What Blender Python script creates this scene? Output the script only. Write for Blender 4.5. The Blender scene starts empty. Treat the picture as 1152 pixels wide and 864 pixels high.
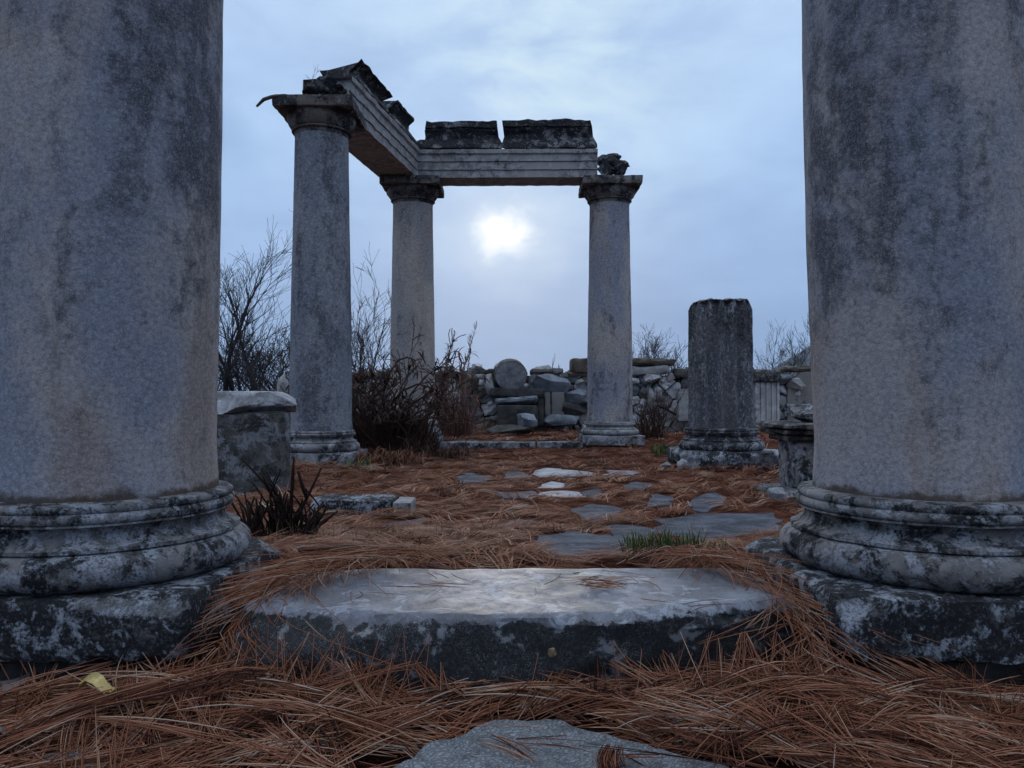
import bpy, math, random
import numpy as np
from mathutils import Vector, Matrix, noise as mnoise

random.seed(7)
rng = np.random.default_rng(11)
S = bpy.context.scene
COL = S.collection
R = math.radians
F, CX, HY, CZ = 850.0, 576.0, 445.0, 0.78      # focal length (px of the 1152 px photo), centre, horizon, eye height


def at(px, py, Y):
    """photo pixel at distance Y -> point in the place"""
    return Vector(((px - CX) / F * Y, Y, CZ + (HY - py) / F * Y))


def nz(p, sc=1.0, seed=0.0):
    return mnoise.noise(Vector((p[0] * sc + seed, p[1] * sc + seed * 1.7, p[2] * sc - seed)))


def fbm(p, sc=1.0, seed=0.0, o=4):
    return mnoise.fractal(Vector((p[0] * sc + seed, p[1] * sc + seed * 1.7, p[2] * sc - seed)), 1.0, 2.0, o)


# ------------------------------------------------------------------ ground height
def gz(x, y):
    x = np.asarray(x, float); y = np.asarray(y, float)
    b = np.interp(y, [-5, 1.2, 1.8, 2.05, 2.5, 2.75, 4.0, 6.0, 8.4, 10.85, 11.15, 14.0, 30, 200, 1200],
                     [.02, .0, -.02, -.015, .11, .14, .055, .03, -.01, -.02, .075, .13, .0, -.6, -1.0])
    fade = np.clip(1 - (np.abs(x) + np.abs(y)) / 60, 0, 1)
    w = (np.sin(x * 1.9 + 1.3 * np.sin(y * .8)) * .5 + np.sin(x * .7 - y * 1.3 + 2) * .6
         + np.sin(x * 4.7 + y * 2.9) * .25 + np.sin(y * 5.3 - x * 3.1 + 1) * .25) * .011
    mounds = 0
    for mx, my, s, h in [(-.64, 1.90, .12, .045), (-1.05, 1.6, .3, .02), (.64, 1.86, .12, .045), (.95, 1.6, .25, .02),
                         (-.70, 2.75, .25, .05), (.74, 2.75, .2, .03), (.1, 2.85, .7, .03), (-1.1, 3.3, .35, .03),
                         (-2.2, 8.2, .5, .04), (1.9, 7.3, .6, .03)]:
        mounds = mounds + h * np.exp(-((x - mx) ** 2 + (y - my) ** 2) / (2 * s * s))
    return b + (w + mounds) * fade


def g(x, y):
    return float(gz(x, y))


# ------------------------------------------------------------------ mesh builder
class MB:
    def __init__(self):
        self.v, self.f, self.t, self.m = [], [], [], []

    def add(self, vs, fs, tint=0.5, mat=0):
        o = len(self.v)
        self.v.extend([tuple(p) for p in vs])
        self.f.extend([tuple(i + o for i in f) for f in fs])
        self.t.extend([tint] * len(vs))
        self.m.extend([mat] * len(fs))
        return self


def mesh_obj(name, mb, mats, parent=None, loc=None, sharp=35, smooth=True):
    """one mesh object from world-space vertices; origin at loc (or at the parent's origin)"""
    if not isinstance(mats, (list, tuple)):
        mats = [mats]
    o0 = Vector(parent['base']) if parent is not None else Vector(loc or (0, 0, 0))
    me = bpy.data.meshes.new(name)
    me.from_pydata([(p[0] - o0[0], p[1] - o0[1], p[2] - o0[2]) for p in mb.v], [], mb.f)
    for m in mats:
        me.materials.append(m)
    if len(mats) > 1:
        me.polygons.foreach_set('material_index', mb.m)
    a = me.attributes.new('tint', 'FLOAT', 'POINT')
    a.data.foreach_set('value', mb.t)
    if smooth:
        me.polygons.foreach_set('use_smooth', [True] * len(me.polygons))
        if sharp:
            me.set_sharp_from_angle(angle=R(sharp))
    me.update()
    ob = bpy.data.objects.new(name, me)
    COL.objects.link(ob)
    if parent is not None:
        ob.parent = parent
    else:
        ob.location = o0
    ob['base'] = tuple(o0)
    return ob


def tag(o, label=None, cat=None, group=None, kind=None):
    if label: o['label'] = label
    if cat: o['category'] = cat
    if group: o['group'] = group
    if kind: o['kind'] = kind
    elif cat: o['kind'] = 'thing'
    return o


def thing(name, loc, label, cat, group=None):
    o = bpy.data.objects.new(name, None)
    o.empty_display_size = .2
    COL.objects.link(o)
    o.location = loc
    o['base'] = tuple(loc)
    return tag(o, label, cat, group)


# ------------------------------------------------------------------ node helpers
class NT:
    def __init__(self, nt):
        self.nt = nt

    def n(self, typ, **kw):
        nd = self.nt.nodes.new(typ)
        ins = kw.pop('i', {})
        for k, v in kw.items():
            setattr(nd, k, v)
        for k, v in ins.items():
            s = nd.inputs[k]
            if isinstance(v, bpy.types.NodeSocket):
                self.nt.links.new(v, s)
            else:
                s.default_value = v
        return nd

    def math(self, op, a, b=0.0, clamp=False):
        nd = self.n('ShaderNodeMath', operation=op, use_clamp=clamp)
        for k, v in ((0, a), (1, b)):
            if isinstance(v, bpy.types.NodeSocket): self.nt.links.new(v, nd.inputs[k])
            else: nd.inputs[k].default_value = v
        return nd.outputs[0]

    def vmath(self, op, a, b=(0, 0, 0)):
        nd = self.n('ShaderNodeVectorMath', operation=op)
        for k, v in ((0, a), (1, b)):
            if isinstance(v, bpy.types.NodeSocket): self.nt.links.new(v, nd.inputs[k])
            else: nd.inputs[k].default_value = v
        return nd.outputs['Value' if op in ('DOT_PRODUCT', 'LENGTH') else 'Vector']

    def noise(self, vec, scale, detail=4, rough=.55, dist=0.0):
        return self.n('ShaderNodeTexNoise', i={'Vector': vec, 'Scale': scale, 'Detail': detail, 'Roughness': rough, 'Distortion': dist}).outputs['Fac']

    def step(self, x, lo, hi):
        """smooth 0..1 between lo and hi"""
        nd = self.n('ShaderNodeMapRange', interpolation_type='SMOOTHSTEP', i={'Value': x, 'From Min': lo, 'From Max': hi})
        return nd.outputs[0]

    def mix(self, fac, a, b, blend='MIX'):
        nd = self.n('ShaderNodeMix', data_type='RGBA', blend_type=blend)
        for k, v in ((0, fac), (6, a), (7, b)):
            if isinstance(v, bpy.types.NodeSocket): self.nt.links.new(v, nd.inputs[k])
            else: nd.inputs[k].default_value = (*v, 1) if isinstance(v, tuple) and len(v) == 3 else v
        return nd.outputs[2]

    def map(self, vec, scale=(1, 1, 1), loc=(0, 0, 0)):
        return self.n('ShaderNodeMapping', i={'Vector': vec, 'Scale': scale, 'Location': loc}).outputs[0]


def material(name):
    m = bpy.data.materials.new(name)
    m.use_nodes = True
    m.node_tree.nodes.clear()
    T = NT(m.node_tree)
    out = T.n('ShaderNodeOutputMaterial')
    b = T.n('ShaderNodeBsdfPrincipled')
    m.node_tree.links.new(b.outputs[0], out.inputs[0])
    T.pos = T.n('ShaderNodeNewGeometry').outputs['Position']
    T.b = b
    return m, T


def setin(T, **kw):
    for k, v in kw.items():
        s = T.b.inputs[k.replace('_', ' ')]
        if isinstance(v, bpy.types.NodeSocket): T.nt.links.new(v, s)
        else: s.default_value = (*v, 1) if isinstance(v, tuple) and len(v) == 3 else v


def bump(T, h, strength=.4, dist=.01, normal=None):
    nd = T.n('ShaderNodeBump', i={'Height': h, 'Strength': strength, 'Distance': dist})
    if normal is not None:
        T.nt.links.new(normal, nd.inputs['Normal'])
    return nd.outputs[0]


def shaft_stone(name, off, stain=.5, brown=.5, grain=70, pale=(.37, .335, .33), dark=(.055, .056, .07), cool=(.235, .245, .295), top=0.0, speck=0.0, moss=0.0):
    """stuccoed column shaft: warm grey, cool washes, dark run-down stains, pebbly grain"""
    m, T = material(name)
    p = T.map(T.pos, loc=off)
    warp = T.vmath('ADD', p, T.vmath('SCALE', T.n('ShaderNodeTexNoise', i={'Vector': p, 'Scale': 5.0, 'Detail': 4}).outputs['Color']))
    warp.node.inputs[1].links[0].from_node.inputs['Scale'].default_value = .14
    st = T.map(warp, scale=(1, 1, .3))
    n1 = T.noise(st, 3.4, 7, .66, .3)
    n2 = T.noise(T.map(warp, scale=(1, 1, .4), loc=(9, 3, 1)), 2.6, 5, .6, .3)
    n3 = T.noise(p, 14, 7, .75)
    n4 = T.noise(T.map(warp, scale=(1, 1, .12), loc=(2, 6, 1)), 9, 5, .6)
    c = T.mix(T.step(n2, .40, .60), pale, cool)
    c = T.mix(T.math('MULTIPLY', T.step(T.noise(T.map(st, loc=(4, 7, 2)), 3.0, 5, .6), .47, .64), brown), c, (.26, .195, .16))
    s = T.math('ADD', T.math('ADD', T.math('MULTIPLY', n1, .75), T.math('MULTIPLY', n4, .25)), T.math('MULTIPLY', T.math('SUBTRACT', n3, .5), .45))
    if top:                                          # soot run down from the head of the shaft
        s = T.math('ADD', s, T.math('MULTIPLY', T.math('SUBTRACT', T.n('ShaderNodeSeparateXYZ', i={0: T.pos}).outputs[2], 1.25), top))
    c = T.mix(T.math('MULTIPLY', T.step(s, .56 - .14 * stain, .70 - .12 * stain), .85), c, dark)
    vo = T.n('ShaderNodeTexVoronoi', feature='F1', i={'Vector': T.map(p, scale=(1, 1, 1.25)), 'Scale': grain, 'Randomness': 1.0})
    vc = T.n('ShaderNodeSeparateColor', i={0: vo.outputs['Color']}).outputs[0]
    gr = T.noise(p, grain * 1.15, 8, .8)
    c = T.mix(T.math('MULTIPLY', T.step(vo.outputs['Distance'], .3, .75), .30), c, T.mix(.7, c, (.012, .012, .016)))
    c = T.mix(T.math('MULTIPLY', T.step(vc, .7, 1.0), .10), c, (.40, .40, .43))
    c = T.mix(T.math('MULTIPLY', T.step(gr, .50, .66), .5), c, T.mix(.5, c, (.50, .49, .50)))
    c = T.mix(T.math('MULTIPLY', T.step(gr, .50, .35), .5), c, T.mix(.6, c, (.012, .012, .016)))
    fg_ = T.noise(p, grain * 3.0, 4, .75)
    c = T.mix(T.math('MULTIPLY', T.step(fg_, .53, .64), .30), c, (.55, .55, .58))
    c = T.mix(T.math('MULTIPLY', T.step(fg_, .46, .35), .30), c, (.02, .02, .024))
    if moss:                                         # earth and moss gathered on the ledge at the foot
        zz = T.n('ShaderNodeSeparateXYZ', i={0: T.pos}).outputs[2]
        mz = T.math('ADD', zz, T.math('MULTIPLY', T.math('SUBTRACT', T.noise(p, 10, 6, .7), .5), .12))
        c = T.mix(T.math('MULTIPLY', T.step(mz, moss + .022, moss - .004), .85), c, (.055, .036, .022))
    if speck:                                        # pale lichen speckles gathered in streaks
        sk = T.noise(T.map(p, scale=(1, 1, .16), loc=(8, 1, 4)), 9, 4, .6)
        sf = T.noise(T.map(p, scale=(1, 1, .6), loc=(1, 4, 4)), 34, 7, .75)
        c = T.mix(T.math('MULTIPLY', T.math('MULTIPLY', T.step(sk, .44, .60), T.step(sf, .50, .58)), speck), c, (.30, .31, .35))
    h = T.math('ADD', T.math('MULTIPLY', vo.outputs['Distance'], -.15), T.math('ADD', gr, T.math('MULTIPLY', T.noise(p, grain * 3.5, 4, .7), .6)))
    setin(T, Base_Color=c, Roughness=.9, Normal=bump(T, h, .55, .006))
    T.b.inputs['Specular IOR Level'].default_value = .15
    return m


def lichen_stone(name, off=(0, 0, 0), black=.5, scale=1.0, stone=(.20, .19, .185), white=(.36, .38, .42), crust=(.013, .013, .015), wet=.85, lichen=.5, streak=1.0):
    """weathered marble: pale lichen plates and black crust over grey stone"""
    m, T = material(name)
    p = T.map(T.pos, loc=off, scale=(1, 1, streak))
    a = T.noise(p, 5.5 * scale, 8, .66, .5)
    b_ = T.noise(T.map(p, loc=(3, 5, 7)), 2.6 * scale, 5, .6)
    d = T.noise(T.map(p, loc=(1, 8, 2)), 17 * scale, 8, .75, .3)
    e = T.noise(T.map(p, loc=(7, 2, 4)), 12 * scale, 8, .7, .4)
    fine = T.noise(p, 80 * scale, 6, .75)
    wv = T.vmath('ADD', p, T.vmath('SCALE', T.n('ShaderNodeTexNoise', i={'Vector': p, 'Scale': 30 * scale, 'Detail': 4}).outputs['Color']))
    wv.node.inputs[1].links[0].from_node.inputs['Scale'].default_value = .05 / scale
    vo = T.n('ShaderNodeTexVoronoi', feature='F1', i={'Vector': wv, 'Scale': 26 * scale})
    c = T.mix(T.step(b_, .4, .62), stone, tuple(x * .55 for x in stone))
    c = T.mix(T.math('MULTIPLY', T.step(e, .52, .62), .5), c, tuple(x * 1.5 for x in stone))
    k = T.math('ADD', T.math('ADD', T.math('MULTIPLY', a, .5), T.math('MULTIPLY', d, .4)), T.math('MULTIPLY', fine, .1))
    tb = .5 + (.5 - black) * .28
    c = T.mix(T.step(k, tb - .035, tb + .045), c, T.mix(T.step(fine, .45, .7), crust, tuple(x * 3.2 for x in crust)))
    w_ = T.math('ADD', T.math('MULTIPLY', e, .55), T.math('ADD', T.math('MULTIPLY', b_, .3), T.math('MULTIPLY', fine, .15)))
    tw = .5 + (.5 - lichen) * .24
    wm = T.math('MULTIPLY', T.step(w_, tw - .015, tw + .06), T.step(fine, .34, .52))
    c = T.mix(T.math('MULTIPLY', wm, .88), c, white)
    dots = T.math('MULTIPLY', T.math('SUBTRACT', 1.0, T.step(vo.outputs['Distance'], .16, .26)), T.step(d, .47, .55))
    c = T.mix(T.math('MULTIPLY', dots, .6), c, tuple(x * .85 for x in white))
    c = T.mix(T.math('MULTIPLY', T.step(fine, .54, .72), .25), c, (.30, .30, .32))
    tn = T.n('ShaderNodeAttribute', attribute_name='tint').outputs['Fac']      # broken-off corners show paler stone
    ch = T.step(T.math('ADD', tn, T.math('ADD', T.math('MULTIPLY', T.math('SUBTRACT', d, .5), .9), T.math('MULTIPLY', T.math('SUBTRACT', a, .5), .7))), .80, .90)
    c = T.mix(T.math('MULTIPLY', ch, T.math('ADD', .35, T.math('MULTIPLY', T.step(fine, .4, .6), .5))), c, T.mix(T.step(e, .42, .58), stone, white))
    h = T.math('ADD', T.math('MULTIPLY', d, .8), T.math('ADD', T.math('MULTIPLY', fine, .4), T.math('MULTIPLY', wm, .2)))
    setin(T, Base_Color=c, Roughness=wet, Normal=bump(T, h, .8, .014))
    T.b.inputs['Specular IOR Level'].default_value = .2
    return m


def pitted_stone(name):
    m, T = material(name)
    p = T.pos
    wv = T.vmath('ADD', p, T.vmath('SCALE', T.n('ShaderNodeTexNoise', i={'Vector': p, 'Scale': 18.0, 'Detail': 5}).outputs['Color']))
    wv.node.inputs[1].links[0].from_node.inputs['Scale'].default_value = .05
    vo = T.n('ShaderNodeTexVoronoi', feature='DISTANCE_TO_EDGE', i={'Vector': wv, 'Scale': 85})
    vb = T.n('ShaderNodeTexVoronoi', feature='F1', i={'Vector': wv, 'Scale': 85})
    a = T.noise(p, 7, 7, .7); f = T.noise(p, 120, 6, .75)
    c = T.mix(T.step(a, .38, .62), (.15, .155, .16), (.30, .315, .335))
    c = T.mix(T.math('MULTIPLY', T.n('ShaderNodeSeparateColor', i={0: vb.outputs['Color']}).outputs[0], .4), c, (.36, .38, .41))
    c = T.mix(T.math('MULTIPLY', T.math('SUBTRACT', 1.0, T.step(vo.outputs['Distance'], .0, .16)), .5), c, (.03, .03, .032))
    c = T.mix(T.math('MULTIPLY', T.step(f, .5, .68), .5), c, (.46, .48, .51))
    c = T.mix(T.math('MULTIPLY', T.step(T.noise(T.map(p, loc=(2, 9, 4)), 24, 6, .7), .52, .62), .55), c, (.085, .08, .075))
    h = T.math('ADD', T.math('MULTIPLY', T.step(vo.outputs['Distance'], 0, .25), .8), T.math('ADD', f, T.math('MULTIPLY', a, .6)))
    setin(T, Base_Color=c, Roughness=.7, Normal=bump(T, h, .9, .01))
    T.b.inputs['Specular IOR Level'].default_value = .25
    return m


def plain_stone(name, c1, c2, scale=6.0, rough=.8, off=(0, 0, 0), grain=60, bs=.5, tint=False, spec=.3):
    m, T = material(name)
    p = T.map(T.pos, loc=off)
    a = T.noise(p, scale, 7, .65, .4)
    f = T.noise(p, grain, 6, .7)
    c = T.mix(T.step(a, .38, .64), c1, c2)
    if tint:
        t = T.n('ShaderNodeAttribute', attribute_name='tint').outputs['Fac']
        rmp = T.n('ShaderNodeValToRGB', i={'Fac': t})
        e = rmp.color_ramp.elements
        e[0].position, e[0].color = 0, (.03, .028, .027, 1)
        e[1].position, e[1].color = 1, (.60, .595, .60, 1)
        for ps, cl in ((.3, (.085, .074, .064)), (.5, (.145, .155, .175)), (.68, (.21, .185, .155)), (.85, (.46, .47, .50))):
            x = rmp.color_ramp.elements.new(ps); x.color = (*cl, 1)
        c = T.mix(.72, c, rmp.outputs[0])
    c = T.mix(T.math('MULTIPLY', T.step(f, .5, .72), .35), c, tuple(min(1, x * 1.9) for x in c2))
    c = T.mix(T.math('MULTIPLY', T.step(T.noise(T.map(p, loc=(5, 5, 5)), scale * 2.3, 6, .7), .56, .7), .6), c, tuple(x * .35 for x in c1))
    setin(T, Base_Color=c, Roughness=rough, Normal=bump(T, T.math('ADD', a, T.math('MULTIPLY', f, .5)), bs, .012))
    T.b.inputs['Specular IOR Level'].default_value = spec
    return m


def step_stone():
    """the threshold: worn wet grey top, black crusted riser with a ragged border"""
    m, T = material('threshold_marble')
    p = T.pos
    z = T.n('ShaderNodeSeparateXYZ', i={0: p}).outputs[2]
    a = T.noise(p, 4.5, 7, .6, .3)
    d = T.noise(T.map(p, loc=(2, 2, 2)), 16, 8, .7, .4)
    f = T.noise(p, 95, 6, .7)
    top = T.mix(T.step(a, .4, .6), (.08, .082, .096), (.15, .157, .186))
    top = T.mix(T.math('MULTIPLY', T.step(d, .48, .6), .6), top, (.06, .056, .066))
    top = T.mix(T.math('MULTIPLY', T.step(f, .5, .7), .3), top, (.32, .33, .36))
    top = T.mix(T.math('MULTIPLY', T.step(T.noise(T.map(p, loc=(6, 1, 9)), 9, 7, .7, .6), .54, .60), .7), top, (.30, .315, .35))
    ck = T.n('ShaderNodeTexVoronoi', feature='DISTANCE_TO_EDGE', i={'Vector': T.vmath('ADD', p, T.vmath('SCALE', T.n('ShaderNodeTexNoise', i={'Vector': p, 'Scale': 5.0, 'Detail': 5}).outputs['Color'])), 'Scale': 3.2}).outputs['Distance']
    top = T.mix(T.math('MULTIPLY', T.math('SUBTRACT', 1.0, T.step(ck, .0, .016)), .7), top, (.05, .045, .045))
    cr = T.mix(T.step(f, .45, .75), (.011, .011, .012), (.05, .05, .053))
    lv = T.n('ShaderNodeTexVoronoi', i={'Vector': T.vmath('ADD', p, T.vmath('SCALE', T.n('ShaderNodeTexNoise', i={'Vector': p, 'Scale': 25, 'Detail': 3}).outputs['Color'])), 'Scale': 30}).outputs['Distance']
    li = T.math('MULTIPLY', T.math('SUBTRACT', 1.0, T.step(lv, .14, .27)), T.step(d, .42, .52))
    cr = T.mix(T.math('MULTIPLY', li, .8), cr, (.34, .36, .39))
    cr = T.mix(T.math('MULTIPLY', T.step(T.math('ADD', T.math('MULTIPLY', d, .6), T.math('MULTIPLY', T.noise(T.map(p, loc=(4, 3, 1)), 7, 6, .65), .4)), .53, .60), .75), cr, (.26, .265, .28))
    k = T.math('ADD', z, T.math('ADD', T.math('MULTIPLY', T.math('SUBTRACT', d, .5), .10), T.math('MULTIPLY', T.math('SUBTRACT', a, .5), .05)))
    up = T.step(k, .178, .186)
    c = T.mix(up, cr, top)
    rough = T.math('ADD', .5, T.math('MULTIPLY', up, T.math('ADD', .03, T.math('MULTIPLY', T.math('SUBTRACT', d, .5), .55))))
    rough = T.math('MAXIMUM', rough, T.math('MULTIPLY', T.math('SUBTRACT', 1.0, up), .85))
    h = T.math('ADD', T.math('MULTIPLY', d, .6), T.math('ADD', T.math('MULTIPLY', f, .3), T.math('MULTIPLY', up, .1)))
    setin(T, Base_Color=c, Roughness=rough, Normal=bump(T, h, .45, .008))
    return m


def strand_mat(name, cols, rough=.6, spec=.3):
    m, T = material(name)
    t = T.n('ShaderNodeAttribute', attribute_name='tint').outputs['Fac']
    rp = T.n('ShaderNodeValToRGB', i={'Fac': t})
    cr = rp.color_ramp
    cr.elements[0].position, cr.elements[0].color = 0, (*cols[0], 1)
    cr.elements[1].position, cr.elements[1].color = 1, (*cols[-1], 1)
    for k, c in enumerate(cols[1:-1]):
        e = cr.elements.new((k + 1) / (len(cols) - 1)); e.color = (*c, 1)
    setin(T, Base_Color=rp.outputs[0], Roughness=rough)
    T.b.inputs['Specular IOR Level'].default_value = spec
    return m


def ground_mat():
    m, T = material('needle_covered_soil')
    p = T.pos
    a = T.noise(p, 1.1, 6, .6)
    b_ = T.noise(T.map(p, scale=(9, 34, 9)), 1.6, 6, .7, .6)
    d = T.noise(T.map(p, scale=(30, 14, 20), loc=(3, 1, 2)), 1.5, 6, .7, .6)
    c = T.mix(T.step(b_, .36, .66), (.032, .014, .010), (.17, .064, .038))
    c = T.mix(T.math('MULTIPLY', T.step(d, .5, .7), .6), c, (.225, .094, .056))
    c = T.mix(T.math('MULTIPLY', T.step(a, .46, .66), .5), c, (.085, .034, .022))
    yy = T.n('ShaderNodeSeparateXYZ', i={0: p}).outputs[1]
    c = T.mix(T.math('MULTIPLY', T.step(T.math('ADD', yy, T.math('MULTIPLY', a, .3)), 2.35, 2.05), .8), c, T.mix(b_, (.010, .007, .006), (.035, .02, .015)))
    far = T.step(yy, 14.5, 19)
    c = T.mix(far, c, T.mix(T.noise(p, .3), (.04, .045, .025), (.08, .065, .04)))
    setin(T, Base_Color=c, Roughness=.9, Normal=bump(T, T.math('ADD', b_, d), .8, .02))
    T.b.inputs['Specular IOR Level'].default_value = .0
    return m


M = {}
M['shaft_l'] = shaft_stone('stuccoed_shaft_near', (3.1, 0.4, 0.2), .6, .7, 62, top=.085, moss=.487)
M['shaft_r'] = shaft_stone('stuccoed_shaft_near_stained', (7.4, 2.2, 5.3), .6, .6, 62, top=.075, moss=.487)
M['shaft_far'] = shaft_stone('stuccoed_shaft_blue_grey', (1.7, 4.2, .3), .75, .05, 30, pale=(.21, .22, .245), cool=(.155, .175, .21))
M['shaft_warm'] = shaft_stone('stuccoed_shaft_warm', (12.4, 1.2, 1.9), .15, .4, 30, pale=(.42, .365, .315), cool=(.29, .275, .27))
M['shaft_mid'] = shaft_stone('stuccoed_shaft_pale', (5.4, 9.2, 3.9), .5, .35, 30, pale=(.36, .325, .30))
M['flute'] = lichen_stone('fluted_black_crust', (2, 1, 3), .62, 1.1, stone=(.12, .118, .13), white=(.27, .28, .31), lichen=.40, streak=.42)
M['stump'] = shaft_stone('fluted_shaft_dark', (6, 2, 1), .75, .1, 34, pale=(.10, .096, .10), cool=(.075, .08, .095), dark=(.017, .016, .018), top=.16, speck=.9)
M['stump_plinth'] = lichen_stone('stump_plinth_crust', (5, 2, 8), .78, 1.1, stone=(.16, .155, .16), lichen=.45)
M['flute_base'] = lichen_stone('stump_base_crust', (2, 1, 3), .7, .8, stone=(.14, .135, .14), white=(.30, .31, .34), lichen=.45)
M['base'] = lichen_stone('lichened_base', (0, 0, 0), .54, 1.6, stone=(.20, .19, .19), white=(.32, .34, .38), lichen=.5)
M['base_r'] = lichen_stone('lichened_base_pale', (4, 4, 1), .5, 1.5, stone=(.24, .225, .22), white=(.33, .345, .38), lichen=.42)
M['plinth'] = lichen_stone('black_crusted_plinth', (6, 2, 8), .86, 1.3, stone=(.16, .155, .155), white=(.34, .365, .41), lichen=.46)
M['base_far'] = lichen_stone('far_base_stone', (1, 6, 2), .5, .6, stone=(.20, .195, .20), white=(.32, .33, .36), lichen=.45)
M['base_far_r'] = lichen_stone('far_base_stone_pale', (1, 6, 2), .3, .6, stone=(.24, .23, .225), white=(.32, .33, .35), lichen=.45)
M['capital'] = lichen_stone('capital_stone', (8, 3, 3), .55, .6, stone=(.15, .13, .115), white=(.22, .21, .205), lichen=.4)
M['arch'] = lichen_stone('architrave_marble', (2, 9, 4), .22, .9, stone=(.31, .30, .295), white=(.40, .40, .41), lichen=.5)
M['cornice'] = lichen_stone('cornice_black_crust', (3, 3, 9), .78, .8, stone=(.13, .12, .115), white=(.26, .26, .27), lichen=.42)
M['step'] = step_stone()
M['wall'] = plain_stone('rubble_wall_stone', (.16, .155, .15), (.36, .36, .37), 7, .8, tint=True)
M['core'] = plain_stone('wall_core_earth', (.016, .014, .012), (.04, .035, .03), 8, .95)
M['brown_rock'] = plain_stone('brown_rock', (.055, .044, .035), (.115, .092, .073), 5, .85)
M['pale_rock'] = plain_stone('pale_rock', (.20, .195, .19), (.31, .31, .315), 5, .85)
M['blue_rock'] = plain_stone('blue_grey_rock', (.10, .115, .135), (.22, .245, .28), 4, .7)
M['dark_rock'] = plain_stone('dark_slab', (.022, .022, .022), (.075, .07, .065), 5, .75)
M['plaster'] = plain_stone('grey_plaster', (.17, .155, .145), (.215, .20, .185), 1.6, .9, bs=.2)
M['block'] = lichen_stone('pedestal_stone', (9, 1, 5), .5, .7, stone=(.10, .096, .092), white=(.23, .245, .27), crust=(.022, .022, .022), lichen=.42)
M['slab_top'] = plain_stone('broken_marble', (.15, .15, .155), (.32, .325, .34), 7, .8)
M['flag'] = plain_stone('flagstone', (.05, .054, .062), (.105, .113, .135), 6, .9, grain=45, bs=.9, spec=.06)
M['flag_white'] = plain_stone('white_flagstone', (.17, .18, .20), (.30, .315, .34), 6, .7, grain=30, bs=.3)
M['cobble'] = pitted_stone('foreground_rock')
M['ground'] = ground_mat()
M['needle'] = strand_mat('dry_pine_needles', [(.03, .013, .010), (.11, .040, .024), (.205, .078, .044), (.255, .112, .064), (.37, .225, .15), (.36, .30, .25)], .75, .08)
M['straw'] = strand_mat('dry_straw', [(.06, .035, .02), (.20, .12, .07), (.33, .24, .15)], .7)
M['mop'] = strand_mat('rusty_dry_grass', [(.04, .018, .012), (.13, .06, .036), (.24, .13, .08)], .8, .05)
M['char'] = strand_mat('charred_stems', [(.010, .006, .005), (.028, .017, .014), (.06, .036, .03)], .85, .1)
M['deadwood'] = strand_mat('dead_brown_stems', [(.018, .009, .007), (.055, .028, .021), (.12, .062, .045)], .8, .15)
M['redtwig'] = strand_mat('reddish_dry_sprays', [(.07, .03, .023), (.16, .074, .055), (.26, .15, .125)], .8, .15)
M['bark'] = strand_mat('bare_bark', [(.02, .018, .02), (.04, .036, .038), (.07, .06, .065)], .85, .15)
M['grass'] = strand_mat('green_blades', [(.02, .045, .012), (.05, .105, .028), (.12, .16, .055)], .6)
M['iron'] = plain_stone('rusty_iron', (.03, .02, .018), (.06, .035, .03), 20, .7)
M['leafy'] = plain_stone('yellow_leaf', (.38, .28, .10), (.50, .38, .16), 30, .6, bs=.1)
M['leafg'] = plain_stone('grey_leaf', (.12, .10, .10), (.19, .165, .16), 30, .6, bs=.1)
M['pebble'] = plain_stone('tan_pebble', (.15, .10, .055), (.22, .155, .09), 30, .7)
M['hill'] = plain_stone('wooded_hill', (.006, .010, .012), (.014, .019, .02), .02, .95, grain=.2)


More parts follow.
